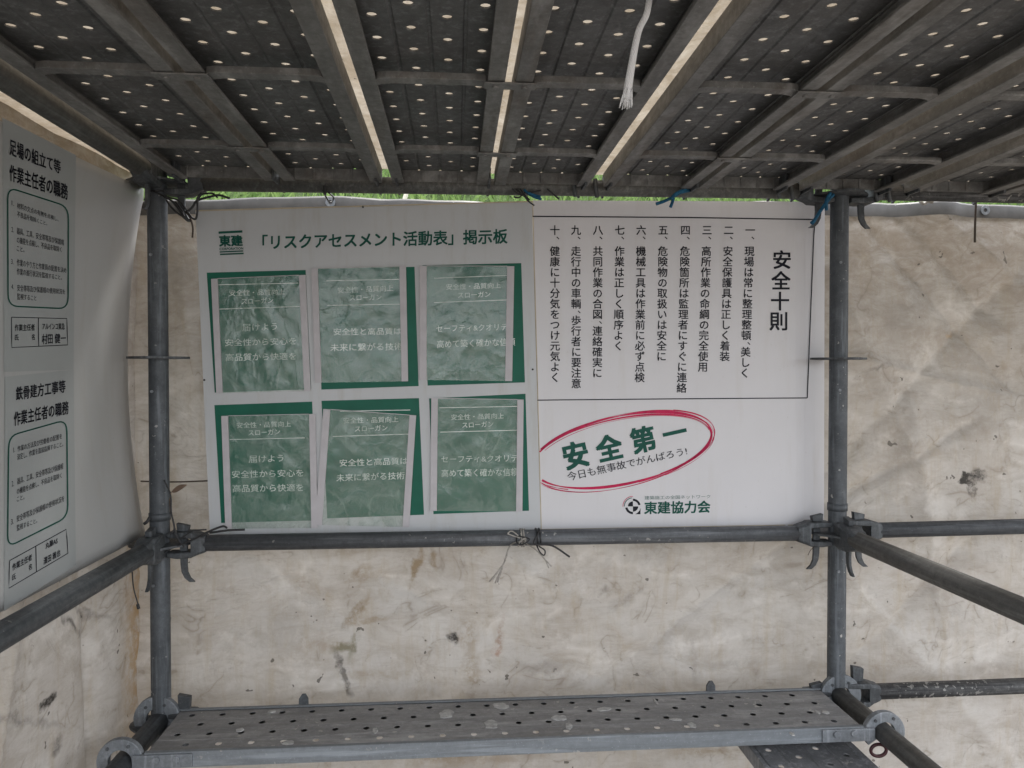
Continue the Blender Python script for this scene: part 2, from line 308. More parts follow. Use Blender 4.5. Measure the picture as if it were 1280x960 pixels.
# ------------------------------------------------------------------ building helpers
class MB:
    def __init__(s): s.v = []; s.f = []; s.sm = []
    def add(s, vs, fs, smooth=False):
        o = len(s.v); s.v += [tuple(p) for p in vs]; s.f += [tuple(i+o for i in f) for f in fs]; s.sm += [smooth]*len(fs); return s
    def box(s, x0, x1, y0, y1, z0, z1):
        return s.add([(x0,y0,z0),(x1,y0,z0),(x1,y1,z0),(x0,y1,z0),(x0,y0,z1),(x1,y0,z1),(x1,y1,z1),(x0,y1,z1)],
                     [(0,3,2,1),(4,5,6,7),(0,1,5,4),(1,2,6,5),(2,3,7,6),(3,0,4,7)])
    def cbox(s, x0, x1, y0, y1, z0, z1, c=.002):
        """box with chamfered edges along its longest direction and caps"""
        d = [x1-x0, y1-y0, z1-z0]; ax = d.index(max(d)); lo = (x0, y0, z0)[ax]; hi = (x1, y1, z1)[ax]
        o = [(x0, x1), (y0, y1), (z0, z1)]; o.pop(ax); (a0, a1), (b0, b1) = o
        return s.prism([(a0+c,b0),(a1-c,b0),(a1,b0+c),(a1,b1-c),(a1-c,b1),(a0+c,b1),(a0,b1-c),(a0,b0+c)], ax, lo, hi)
    def prism(s, poly, ax, lo, hi):
        n = len(poly)
        def P(a, b, t): return {0: (t, a, b), 1: (a, t, b), 2: (a, b, t)}[ax]
        vs = [P(a, b, lo) for a, b in poly]+[P(a, b, hi) for a, b in poly]
        fs = [tuple(range(n))[::-1], tuple(range(n, 2*n))]+[(i, (i+1) % n, n+(i+1) % n, n+i) for i in range(n)]
        return s.add(vs, fs)
    def tube(s, pts, r, n=12, cap=True, closed=False):
        pts = [Vector(p) for p in pts]; m = len(pts); rr = r if isinstance(r, (list, tuple)) else [r]*m
        up = Vector((0, 0, 1)); vs = []; prev = None
        for i, p in enumerate(pts):
            t = (pts[(i+1) % m]-pts[i-1]) if closed else (pts[min(i+1, m-1)]-pts[max(i-1, 0)])
            t = t.normalized() if t.length > 1e-9 else Vector((0, 0, 1))
            a = prev if prev is not None else (up if abs(t.dot(up)) < .9 else Vector((1, 0, 0)))
            b1 = (a-t*a.dot(t))
            if b1.length < 1e-6: b1 = t.orthogonal()
            b1.normalize(); b2 = t.cross(b1); prev = b1
            for k in range(n):
                an = 2*math.pi*k/n; vs.append(p+b1*math.cos(an)*rr[i]+b2*math.sin(an)*rr[i])
        fs = []
        for i in range(m if closed else m-1):
            j = (i+1) % m
            for k in range(n): fs.append((i*n+k, i*n+(k+1) % n, j*n+(k+1) % n, j*n+k))
        s.add(vs, fs, True)
        if cap and not closed:
            o = len(s.v)-len(vs); s.f += [tuple(o+k for k in range(n))[::-1], tuple(o+(m-1)*n+k for k in range(n))]; s.sm += [False]*2
        return s
    def ringpipe(s, p0, p1, r, ri, n=20):
        """open steel tube"""
        p0, p1 = Vector(p0), Vector(p1); s.tube([p0, p1], r, n, cap=False); s.tube([p1, p0], ri, n, cap=False)
        return s
    def arcplate(s, c, ax, ri, ro, a0, a1, t, n=18):
        """C-shaped flat plate around an axis (0=x,1=y,2=z); angles in the plane of the other two axes"""
        vs = []; fs = []
        for k in range(n+1):
            a = a0+(a1-a0)*k/n
            for r in (ri, ro):
                for h in (-t/2, t/2):
                    u, v_ = math.cos(a)*r, math.sin(a)*r
                    vs.append({0: (c[0]+h, c[1]+u, c[2]+v_), 1: (c[0]+u, c[1]+h, c[2]+v_), 2: (c[0]+u, c[1]+v_, c[2]+h)}[ax])
        for k in range(n):
            b = k*4; q = b+4
            fs += [(b, b+2, q+2, q), (b+1, q+1, q+3, b+3), (b, q, q+1, b+1), (b+2, b+3, q+3, q+2)]
        fs += [(0, 1, 3, 2), (n*4, n*4+2, n*4+3, n*4+1)]
        return s.add(vs, fs)
    def build(s, name, mat, parent=None, origin=None, kind=None, lift=True):
        me = bpy.data.meshes.new(name)
        if parent is not None: og = Vector(parent['_w']) if '_w' in parent else Vector((0, 0, 0))
        elif origin is not None: og = Vector(origin)
        else:
            a = np.array(s.v); og = Vector(((a[:, 0].min()+a[:, 0].max())/2, (a[:, 1].min()+a[:, 1].max())/2, a[:, 2].min()))
        me.from_pydata([(x-og.x, y-og.y, z-og.z) for x, y, z in s.v], [], s.f); me.update()
        me.polygons.foreach_set('use_smooth', s.sm)
        if isinstance(mat, (list, tuple)):
            for q in mat: me.materials.append(q)
        else: me.materials.append(mat)
        o = bpy.data.objects.new(name, me); COL.objects.link(o)
        if parent is not None: o.parent = parent; o['_w'] = tuple(og)
        else: o.location = (og.x, og.y, og.z+EYE); o['_w'] = tuple(og)
        if kind: o['kind'] = kind
        return o
def bevel(o, w=.0015, seg=2):
    m = o.modifiers.new('bevel', 'BEVEL'); m.width = w; m.segments = seg; m.limit_method = 'ANGLE'; m.angle_limit = math.radians(40); return o
def tag(o, label, cat, group=None, kind=None):
    o['label'] = label; o['category'] = cat
    if group: o['group'] = group
    if kind: o['kind'] = kind
    return o
def thing(name, loc, label, cat, group=None):
    o = bpy.data.objects.new(name, None); COL.objects.link(o); o.location = (loc[0], loc[1], loc[2]+EYE); o['_w'] = tuple(loc)
    o.empty_display_size = .05
    return tag(o, label, cat, group)
def copy_tree(o, parent=None):
    c = o.copy(); COL.objects.link(c)
    if parent is not None: c.parent = parent
    for ch in [x for x in COL.objects if x.parent == o]: copy_tree(ch, c)
    return c
def smooth_path(pts, n=6):
    P = [Vector(p) for p in pts]; P = [P[0]*2-P[1]]+P+[P[-1]*2-P[-2]]; out = []
    for i in range(1, len(P)-2):
        for k in range(n):
            t = k/n; a, b_, c, d = P[i-1:i+3]
            out.append(.5*((2*b_)+(c-a)*t+(2*a-5*b_+4*c-d)*t*t+(3*b_-a-3*c+d)*t**3))
    return out+[P[-2]]
def fbm(x, y, z, o=4): return noise.fractal(Vector((x, y, z)), 1.0, 2.0, o)

# ------------------------------------------------------------------ setting: ground, bank, grass
GZ = -EYE
g = MB(); n = 60
for i in range(n+1):
    for j in range(n+1):
        x = math.copysign(abs(i/n*2-1)**3*300, i/n*2-1); y = math.copysign(abs(j/n*2-1)**3*300, j/n*2-1)+3
        g.v.append((x, y, GZ+.012*fbm(x*.8, y*.8, 0) if abs(x)+abs(y) < 60 else GZ))
for i in range(n):
    for j in range(n): g.f.append((i*(n+1)+j, (i+1)*(n+1)+j, (i+1)*(n+1)+j+1, i*(n+1)+j+1)); g.sm.append(True)
g.build('ground', M['ground'], origin=(0, 0, GZ), kind='structure')
def bank_z(x, y):
    t = max(0, min(1, (y-3.6)/6.5)); return GZ-.03+4.4*(t*t*(3-2*t))**.8+.12*fbm(x*.5, y*.5, 3)+.9*max(0, min(1, (y-10)/30))
b_ = MB(); nx, ny = 90, 50
for j in range(ny+1):
    for i in range(nx+1):
        x = -30+60*i/nx; y = 3.4+(j/ny)**1.5*36; b_.v.append((x, y, bank_z(x, y)))
for j in range(ny):
    for i in range(nx): a = j*(nx+1)+i; b_.f.append((a, a+1, a+nx+2, a+nx+1)); b_.sm.append(True)
b_.build('grassy_embankment', M['bank'], origin=(0, 8, GZ), kind='structure')
gr = MB()
for k in range(15000):
    y = random.uniform(4.6, 8.2); x = random.uniform(-.55*y-.4, .95*y+.5)
    z = bank_z(x, y); h = random.uniform(.10, .30); a = random.uniform(0, math.pi); w_ = random.uniform(.006, .014)
    dx, dy = math.cos(a)*w_, math.sin(a)*w_; lx, ly = random.gauss(0, .08), random.gauss(0, .08)
    gr.add([(x-dx, y-dy, z-.01), (x+dx, y+dy, z-.01), (x+dx*.7+lx*.4, y+dy*.7+ly*.4, z+h*.6), (x+lx, y+ly, z+h)], [(0, 1, 2), (0, 2, 3)])
tag(gr.build('grass', M['grass'], origin=(0, 6, GZ)), 'green grass growing over the embankment behind the white sheet', 'grass', kind='stuff')
pr = at(505, 243, 5.4)
tag(MB().tube([(pr.x-.10, 5.4, bank_z(pr.x, 5.4)-.1), (pr.x-.02, 5.4, pr.z-.12), (pr.x+.08, 5.38, pr.z+.22)], .016, 6).build('stake', M['stake']),
    'pale leaning stake in the grass behind the sheet', 'stake')

# ------------------------------------------------------------------ tarps
XL, XR, YP = -.769, 1.059, 1.993
def crease(u, v, a, b, w, h):                # a straight fold from a to b
    ax, ay = a; bx, by = b; dx, dy = bx-ax, by-ay; L = math.hypot(dx, dy)
    t = ((u-ax)*dx+(v-ay)*dy)/L; d = ((u-ax)*dy-(v-ay)*dx)/L
    e = 1 if 0 < t < L else math.exp(-(min(abs(t), abs(t-L))/.08)**2)
    return h*e*math.exp(-abs(d)/w)
CR = [((1.25, .42), (1.75, -.12), .03, .016), ((1.12, .25), (1.35, -.25), .04, -.018), ((1.1, -.30), (1.7, .30), .05, .014), ((1.15, .05), (1.9, -.12), .012, -.010),
      ((1.1, -.40), (1.5, -.18), .02, .012), ((1.35, -.1), (1.45, -.75), .05, -.012), ((-.2, -.6), (.5, -.95), .05, .012), ((.1, -.5), (.7, -.9), .05, -.012),
      ((-.6, -.5), (.0, -.95), .06, .012), ((.5, -.85), (1.0, -.50), .05, .014), ((1.1, -.95), (1.5, -.55), .05, .016), ((1.15, -.6), (1.6, -1.1), .06, -.014),
      ((1.3, .5), (1.6, .2), .03, .014), ((1.4, .5), (1.9, .1), .03, -.012), ((-.75, .2), (-.65, -.4), .04, -.012), ((-.72, .45), (-.6, .1), .03, .012)]
def back_y(x, z):
    y = 2.125+.024*fbm(x*1.1, z*1.1, 5, 4)+.014*fbm(x*3+9, z*4, 2, 4)
    for c in CR: y += 1.9*crease(x, z, *c)
    y += .010*abs(fbm(x*2.1, z*2.4, 11, 3))+.006*math.sin(x*26+3*fbm(x*2, z, 1, 2))*max(0, (z-.2)/.3)
    return max(y, 2.066) if x < 1.07 else max(y, 2.03)
_tp = [(at(a, b, 2.11).x, at(a, b, 2.11).z) for a, b in ((100, 250), (250, 248), (330, 246.5), (400, 243.5), (440, 244), (500, 248), (600, 251), (680, 253), (1040, 252), (1160, 252), (1280, 256), (1500, 262))]
def top_z(x):
    w3 = [np.interp(x+d, [p[0] for p in _tp], [p[1] for p in _tp]) for d in (-.03, -.015, 0, .015, .03)]
    return float(sum(w3)/5)+.0015*math.sin(x*31)
def sheet(name, f, nu, nv, mat, origin=None):
    m = MB()
    for j in range(nv+1):
        for i in range(nu+1): m.v.append(f(i/nu, j/nv))
    for j in range(nv):
        for i in range(nu): a = j*(nu+1)+i; m.f.append((a, a+1, a+nu+2, a+nu+1)); m.sm.append(True)
    return m.build(name, mat, origin=origin)
bt = thing('back_sheet', (1.0, 2.12, GZ), 'stained white vinyl sheet hung behind the two sign boards', 'tarp')
def child_sheet(name, f, nu, nv, mat, parent):
    m = MB()
    for j in range(nv+1):
        for i in range(nu+1): m.v.append(f(i/nu, j/nv))
    for j in range(nv):
        for i in range(nu): a = j*(nu+1)+i; m.f.append((a, a+1, a+nu+2, a+nu+1)); m.sm.append(True)
    return m.build(name, mat, parent)
def fb(u, v):
    x = -.95+u*3.95; zt = top_z(x)-.006; z = GZ+(zt-GZ)*v; return (x, back_y(x, z), z)
child_sheet('vinyl_panel', fb, 420, 200, M['tarp'], bt)
hm = MB(); pts = [(-.95+3.95*k/150, 0, 0) for k in range(151)]
for sgn in (0,):
    vs = []; fs = []
    for k, (x, _, _) in enumerate(pts):
        zt = top_z(x); y = min(back_y(x+dx_, zt-dz_) for dx_ in (-.02, 0, .02) for dz_ in (.006, .02, .045))
        vs += [(x, y-.006, zt-.040), (x, y-.008, zt-.006), (x, y-.002, zt+.001), (x, y+.004, zt-.006)]
    for k in range(150):
        for q in range(3): fs.append((k*4+q, k*4+q+1, k*4+5+q, k*4+4+q))
    hm.add(vs, fs, True)
hm.build('top_hem', M['hem'], bt)
for (px, py) in ((411, 247), (1235, 262), (905, 248), (1240+140, 262)):
    p = at(px, py, 2.10); e = MB().arcplate((p.x, back_y(p.x, top_z(p.x)-.02)-.012, top_z(p.x)-.018), 1, .006, .014, 0, 2*math.pi, .003, 16)
    e.build('eyelet', M['hook'], bt)
def side_x(y, z):
    x = -.945+.062*max(0, min(1, (y-1.2)/.75))+.012*fbm(y*1.3, z*1.1, 15, 4)+.006*fbm(y*4, z*3, 22, 3)
    x += crease(y, z, (1.62, -.35), (1.44, -1.1), .03, .030)+crease(y, z, (1.86, -.3), (1.90, -1.2), .022, -.03)
    return x
st = thing('side_sheet', (-.95, 1.1, GZ), 'stained white vinyl sheet closing the left side behind the notice board', 'tarp')
def fs_(u, v):
    y = .1+2.06*u; z = GZ+(.60-GZ)*v; return (side_x(y, z), y, z)
child_sheet('vinyl_panel', fs_, 220, 200, M['side'], st)
tag(sheet('roof_sheet', lambda u, v: (-1.0+4.0*u, .0+(2.03+.10*max(0, min(1, (-.70-(-1.0+4.0*u))/.08)))*v, .543+.006*fbm(u*14, v*7, 30, 3)+.006*math.sin(v*40)*fbm(u*9, v*2, 4, 2)), 220, 110, M['roofsheet']),  # left end reaches further back, added to keep sun off the side sheet
    'cream sheet spread over the perforated roof planks', 'tarp')

# ------------------------------------------------------------------ scaffold
R48, R42 = .0243, .0213
LV = (.487, .037, -.447, -.918)
def rosette(z, x, par):
    m = MB(); pl = []
    for k in range(32):
        a = 2*math.pi*k/32; r = .078-.012*abs(math.sin(2*a))**2; pl.append((x+math.cos(a)*r, YP+math.sin(a)*r))
    vs = []; n = 32; inn = [(x+math.cos(2*math.pi*k/32)*(R48-.001), YP+math.sin(2*math.pi*k/32)*(R48-.001)) for k in range(32)]
    for zz in (z-.0028, z+.0028):
        vs += [(a, b, zz) for a, b in pl]+[(a, b, zz) for a, b in inn]
    fs = []
    for k in range(n):
        j = (k+1) % n
        fs += [(k, j, n+j, n+k), (2*n+k, 3*n+k, 3*n+j, 2*n+j), (k, 2*n+k, 2*n+j, j)]
    m.add(vs, fs)
    return m.build('rosette_plate', M['cast'], par)
def make_pole(x, label):
    t = thing('scaffold_pole', (x, YP, GZ), label, 'scaffold pole', 'upright scaffold poles')
    MB().ringpipe((x, YP, GZ+.01), (x, YP, .56), R48, R48-.0025, 32).build('tube', M['pole'], t)
    MB().cbox(x-.07, x+.07, YP-.07, YP+.07, GZ-.004, GZ+.006).build('base_plate', M['cast'], t)
    for z in LV: rosette(z, x, t)
    MB().tube([(x, YP, -.385), (x, YP, -.365)], R48+.0022, 32).build('collar', M['pole'], t)
    for z in (-.02-.03, -.55, .30):
        MB().tube([(x-.008, YP-R48+.001, z), (x-.008, YP-R48-.0015, z)], .004, 8).build('rivet', M['hook'], t)
    return t
make_pole(XL, 'dark grey scaffold pole in the left corner beside the notice board')
make_pole(XR, 'grey scaffold pole at the right edge of the ten rules sign')
def head(par, c, d, wedge=True, mat='cast', tail=1, top=0.0):
    """forked bracket of a ledger: c = pole axis at ring height, d = unit direction (in XY) from the pole along the ledger"""
    c = Vector(c); d = Vector(d); s_ = Vector((-d.y, d.x, 0)); up = Vector((0, 0, 1))
    def P(a, b, h): return c+d*a+s_*b+up*h
    m = MB()
    def blk(pr):   # sections [(a, half width, z0, z1)]
        vs = []; fs = []
        for (a, hw, z0, z1) in pr:
            ch = min(hw, (z1-z0)/2)*.3
            vs += [P(a, -hw, z0+ch), P(a, -hw, z1-ch), P(a, -hw+ch, z1), P(a, hw-ch, z1), P(a, hw, z1-ch), P(a, hw, z0+ch), P(a, hw-ch, z0), P(a, -hw+ch, z0)]
        for i in range(len(pr)-1):
            for k in range(8): fs.append((i*8+k, i*8+(k+1) % 8, i*8+8+(k+1) % 8, i*8+8+k))
        fs += [tuple(range(8))[::-1], tuple((len(pr)-1)*8+k for k in range(8))]
        m.add(vs, fs)
    blk([(.024, .020, .018, .031), (.050, .024, .018, .033), (.085, .024, .016, .032), (.104, .019, .008, .023)])
    blk([(.024, .020, -.033, -.020), (.050, .024, -.036, -.020), (.085, .024, -.034, -.018), (.104, .019, -.024, -.008)])
    blk([(.085, .024, -.034, .032), (.100, .0225, -.028, .028), (.120, .0205, -.0215, .0215)])
    if mat == 'solid': mat = 'cast'; blk([(.027, .024, -.036, .034), (.060, .027, -.036, .034), (.080, .026, -.030, .030), (.098, .0245, -.0245, .0245)])
    o = bevel(m.build('bracket_head', M[mat], par), .0015)
    if wedge:
        wz = MB(); pts = [(.060, .046, .013), (.060, .02, .0115), (.061, -.03, .0105), (.061, -.055, .0095), (.063, -.075, .0088), (.070, -.090, .0085), (.082, -.101, .008)]
        vs = []; fs = []
        for (a, h, hw) in pts:
            for (q, r_) in ((-hw, -.004), (hw, -.004), (hw, .004), (-hw, .004)): vs.append(P(a+q*.9, r_, h*tail if h < 0 else h))
        for i in range(len(pts)-1):
            for k in range(4): fs.append((i*4+k, i*4+(k+1) % 4, i*4+4+(k+1) % 4, i*4+4+k))
        fs += [(3, 2, 1, 0), tuple(len(pts)*4-4+k for k in range(4))]
        wz.add(vs, fs)
        wz.add([P(.046, -.008, .032), P(.074, -.008, .034), P(.074, .008, .034), P(.046, .008, .032), P(.044, -.008, .054+top), P(.076, -.008, .047+top), P(.076, .008, .047+top), P(.044, .008, .054+top)],
               [(0,3,2,1),(4,5,6,7),(0,1,5,4),(1,2,6,5),(2,3,7,6),(3,0,4,7)])
        bevel(wz.build('wedge', M['cast'], par), .0012)
    return o
def ledger(name, a, b, label, group, mat='pipe', heads=(1, 1), r=R42, cat='scaffold pipe'):
    hm_ = 'solid' if name == 'cross_pipe' else 'cast'
    a, b = Vector(a), Vector(b); d = (b-a).normalized()
    t = thing(name, tuple((a+b)/2), label, cat, group)
    MB().tube([a+d*((.09 if hm_ == 'solid' else .115) if heads[0] else 0), b-d*(.115 if heads[1] else 0)], r, 28).build('tube', M[mat], t)
    if heads[0]: head(t, a, d, mat=hm_, top=.022 if a.z < -.8 else 0)
    if heads[1]: head(t, b, -d, mat=hm_)
    return t
X3 = XR+1.829
G = 'horizontal scaffold pipes'
ledger('scaffold_pipe', (XL, YP, LV[2]), (XR, YP, LV[2]), 'grey scaffold pipe running under the bottom edges of both sign boards', G)
ledger('scaffold_pipe', (XL, YP, .490), (XR, YP, .499), 'dark scaffold pipe the roof planks hook onto above both sign boards', G, 'darkpipe')
ledger('scaffold_pipe', (XR, YP, LV[2]+.003), (X3, YP, LV[2]+.02), 'clean grey scaffold pipe going right from the middle of the right pole', G)
ledger('scaffold_pipe', (XR, YP, .499), (X3, YP, .494), 'speckled scaffold pipe under the roof, right of the right pole', G, 'splatpipe')
ledger('scaffold_pipe', (XR, YP, LV[3]+.02), (X3, YP, LV[3]+.03), 'paint splattered scaffold pipe low on the right, beyond the walkway', G, 'splatpipe')
ledger('scaffold_pipe', (XL, YP, LV[3]), (XR, YP, LV[3]), 'scaffold pipe mostly hidden behind the low walkway plank', G, 'darkpipe')
YN = YP-1.829
G2 = 'cross pipes running toward the camera'
ledger('cross_pipe', (XL, YP, LV[0]+.017), (XL, YN, LV[0]+.017), 'dark pipe under the roof along the top of the left notice board', G2, 'darkpipe', (1, 0), .0243)
ledger('cross_pipe', (XL, YP, LV[2]), (XL, YN, LV[2]), 'grey pipe along the bottom edge of the left notice board', G2, 'polepipe', (1, 0), .0243)
ledger('cross_pipe', (XR, YP, LV[2]), (XR, YN, LV[2]), 'dull pipe slanting from the right pole to the right picture edge', G2, 'darkpipe', (1, 0), .0243)
ledger('cross_pipe', (XL, YP, -.905), (XL, YN, -.905), 'short pipe carrying the left end of the walkway plank', G2, 'polepipe', (0, 0), .0243)
ledger('cross_pipe', (XR, YP, -.897), (XR, YN, -.897), 'dark pipe carrying the right end of the walkway plank', G2, 'darkpipe', (0, 0), .0243)

# ------------------------------------------------------------------ perforated planks (local: length along Y from 0 to L, bottom of the rails at z 0)
CW, CP, HR = .0545, .0757, .0078
def deck_mesh(x0, ncol, L, y0, cw=CW, phase=0, lip=.0318, ribs=False, seam=.0355):
    m = MB(); n = 12; sb = .033 if seam > .0353 else .0345
    rows = int((L-2*y0)/CP)
    def zt(x, xa, xb):
        t = (x-xa)/(xb-xa); return 0 if .07 < t < .93 else .0028
    for c in range(ncol):
        xa = x0+c*cw; xb = xa+cw; xc = (xa+xb)/2
        o = (CP/2 if (c+phase) % 2 else 0)
        ya = y0
        def strip(y_0, y_1):
            for (u0, u1) in ((xa+.004, xb-.004),): m.add([(u0, y_0, .033), (u1, y_0, .033), (u1, y_1, .033), (u0, y_1, .033)], [(0, 1, 2, 3)]); m.add([(u0, y_0, .0345), (u1, y_0, .0345), (u1, y_1, .0345), (u0, y_1, .0345)], [(3, 2, 1, 0)])
        cur = ya
        if o: strip(ya, ya+o); cur = ya+o
        k = 0
        while cur+CP <= L-y0+1e-6:
            yc = cur+CP/2; hw = (xb-xa)/2-.004; hh = CP/2
            ring = []; hole = []
            for q in range(n):
                a = 2*math.pi*(q+.5)/n; ca, sa = math.cos(a), math.sin(a)
                s_ = min(hw/abs(ca) if abs(ca) > 1e-6 else 9, hh/abs(sa) if abs(sa) > 1e-6 else 9)
                ring.append((xc+ca*s_, yc+sa*s_)); hole.append((xc+ca*HR*1.05, yc+sa*HR*1.0))
            cs = [(xc+hw, yc+hh), (xc-hw, yc+hh), (xc-hw, yc-hh), (xc+hw, yc-hh)]
            vs = [(a, b, .033) for a, b in ring]+[(a, b, lip) for a, b in hole]+[(a, b, .0345) for a, b in ring]+[(a, b, .0345) for a, b in hole]
            vs += [(a, b, .033) for a, b in cs]+[(a, b, .0345) for a, b in cs]
            fs = []
            corner = {}
            angs = [math.atan2(hh, hw), math.pi-math.atan2(hh, hw), math.pi+math.atan2(hh, hw), 2*math.pi-math.atan2(hh, hw)]
            for q in range(n):
                j = (q+1) % n; a0 = 2*math.pi*(q+.5)/n; a1 = a0+2*math.pi/n; ci = None
                for i_, an in enumerate(angs):
                    for aa in (an, an+2*math.pi):
                        if a0 < aa < a1: ci = i_
                if ci is None: fs += [(q, n+q, n+j, j), (2*n+q, 2*n+j, 3*n+j, 3*n+q)]
                else: fs += [(q, n+q, n+j, j, 4*n+ci), (2*n+q, 4*n+4+ci, 2*n+j, 3*n+j, 3*n+q)]
                fs.append((n+q, 3*n+q, 3*n+j, n+j))
            m.add(vs, fs); cur += CP
        if cur < L-y0: strip(cur, L-y0)
        # raised seam between columns
        m.add([(xb-.004, y0, sb), (xb-.0015, y0, seam), (xb+.0015, y0, seam), (xb+.004, y0, sb),
               (xb-.004, L-y0, sb), (xb-.0015, L-y0, seam), (xb+.0015, L-y0, seam), (xb+.004, L-y0, sb)], [(0, 1, 5, 4), (1, 2, 6, 5), (2, 3, 7, 6)])
        if ribs: m.prism([(xb-.005, .0345), (xb+.005, .0345), (xb+.0025, .0375), (xb-.0025, .0375)], 1, y0, L-y0)
        if c == 0: m.add([(xa-.004, y0, .033), (xa+.004, y0, .033), (xa+.004, L-y0, .033), (xa-.004, L-y0, .033)], [(0, 1, 2, 3)])
    return m
def rail(m_, x0, x1, L, side, h=.037, flange=True):
    """C-channel rail; side -1: web on the low x side, +1: web on the high x side"""
    t = .0028
    if side < 0: pl = [(x0, 0), (x1, 0), (x1, .006), (x1-t, .006), (x1-t, t), (x0+t, t), (x0+t, h-t), (x0+.012, h-t), (x0+.012, h), (x0, h)]
    else: pl = [(x1, 0), (x1, h), (x1-.012, h), (x1-.012, h-t), (x1-t, h-t), (x1-t, t), (x0+t, t), (x0+t, .006), (x0, .006), (x0, 0)]
    return m_.prism(pl[::-1], 1, 0, L)
def plank(W, halves, L, label, group, mats=('deck', 'rail', 'web'), rw=.030, slot=.018, ribs=False, cap_h=.0505, cross=(), pipe_r=R42, name='perforated_plank', lip=.0318, seam=.0355):
    t = bpy.data.objects.new(name, None); COL.objects.link(t); t['_w'] = (0, 0, 0); tag(t, label, 'scaffold plank', group)
    hwid = W if halves == 1 else (W-slot)/2; y0 = .0045
    for h_ in range(halves):
        xa = h_*(hwid+slot); xb = xa+hwid
        for (u0, u1, sd_) in ((xa, xa+rw, -1), (xb-rw, xb, 1)):
            bevel(rail(MB(), u0, u1, L, sd_).build('side_rail', M[mats[1]], t), .001, 1)
        inner = hwid-2*.0135; nc = 4
        deck_mesh(xa+.0135, nc, L, y0, inner/nc, h_, ribs=ribs, lip=lip, seam=seam).build('perforated_deck', M[mats[0]], t)
        for ye in (.004, L-.0075):
            c = MB(); c.box(xa+.003, xb-.003, ye, ye+.003, .004, .0325)
            for k in range(5):
                u = xa+.03+(hwid-.06)*k/4; c.cbox(u-.003, u+.003, ye-.0025 if ye > 1 else ye+.0025, ye+.001 if ye > 1 else ye+.0055, .006, .0325, .001)
            c.build('end_cap', M['rail' if mats[1] == 'rail' else mats[1]], t)
    for yc in cross:
        c = MB(); z0, z1 = .0005, .012; pl = []; r_ = .020
        for h_ in range(halves):
            xa = h_*(hwid+slot)+rw-.004; xb = h_*(hwid+slot)+hwid-rw+.004
            lo, hi = yc-.0125, yc+.0125
            fl = .014
            pl = [(xa, lo+fl*.9), (xa+.007, lo+fl*.35), (xa+.022, lo), (xb-.022, lo), (xb-.007, lo+fl*.35), (xb, lo+fl*.9), (xb, hi+fl), (xb-.012, hi+fl*.35), (xb-.03, hi), (xa+.03, hi), (xa+.012, hi+fl*.35), (xa, hi+fl)]
            c.prism(pl, 2, z0, z1)
        if halves == 2:
            c.cbox(hwid-rw-.006, hwid+slot+rw+.006, yc-.014, yc+.014, -.0045, -.0012, .001)
            for u in (hwid-.016, hwid+slot+.016): c.tube([(u, yc, -.003), (u, yc, -.008)], .0055, 6)
        bevel(c.build('cross_bar', M[mats[1]], t), .0035, 2)
    return t
def hooks(t, xs, L, dz, ends, mat, reach=.0, thick=.007, full=False, wid=0.0):
    """claws over the pipe; dz = pipe axis height above the rail bottoms; pipe axis lies `reach` beyond the plank end"""
    for ye, sg in ends:
        for x in xs:
            yc = ye+sg*reach; m = MB()
            a0, a1 = (math.radians(-25), math.radians(200)) if sg > 0 else (math.radians(-20), math.radians(205))
            m.arcplate((x, yc, dz), 0, .0252, .0252+.016+wid, a0, a1, thick, 22)
            b0, b1 = sorted((ye-sg*.05, yc-sg*.030)); m.box(x-thick/2, x+thick/2, b0, b1, dz-.012 if not full else dz-.02, .033)
            bevel(m.build('hook', M[mat], t), .001, 1)
LZ = .494; LT = 1.800; YB = YP-.036
RZ = .490     # rail bottoms
CB = [YB-1.682, YB-1.27, YB-.87]
CB = [LT-(YB-y) for y in (1.675, 1.272, .87, .47)]
def put(t, x, z=None): t.location = (x, YB-LT, (RZ if z is None else z)+EYE)
GP = 'perforated steel planks forming the roof'
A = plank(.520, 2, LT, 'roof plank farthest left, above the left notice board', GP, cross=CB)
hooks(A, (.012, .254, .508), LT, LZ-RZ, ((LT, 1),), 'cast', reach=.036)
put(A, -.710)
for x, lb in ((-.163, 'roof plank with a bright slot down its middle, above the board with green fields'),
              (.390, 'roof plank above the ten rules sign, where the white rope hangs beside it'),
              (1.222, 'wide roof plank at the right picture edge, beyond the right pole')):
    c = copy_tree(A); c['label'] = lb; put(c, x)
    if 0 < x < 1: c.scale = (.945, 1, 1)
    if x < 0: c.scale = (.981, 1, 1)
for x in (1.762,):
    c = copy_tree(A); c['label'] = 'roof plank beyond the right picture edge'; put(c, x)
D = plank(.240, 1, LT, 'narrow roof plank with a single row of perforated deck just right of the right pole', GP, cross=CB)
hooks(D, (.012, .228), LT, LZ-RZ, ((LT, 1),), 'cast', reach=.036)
put(D, .926)

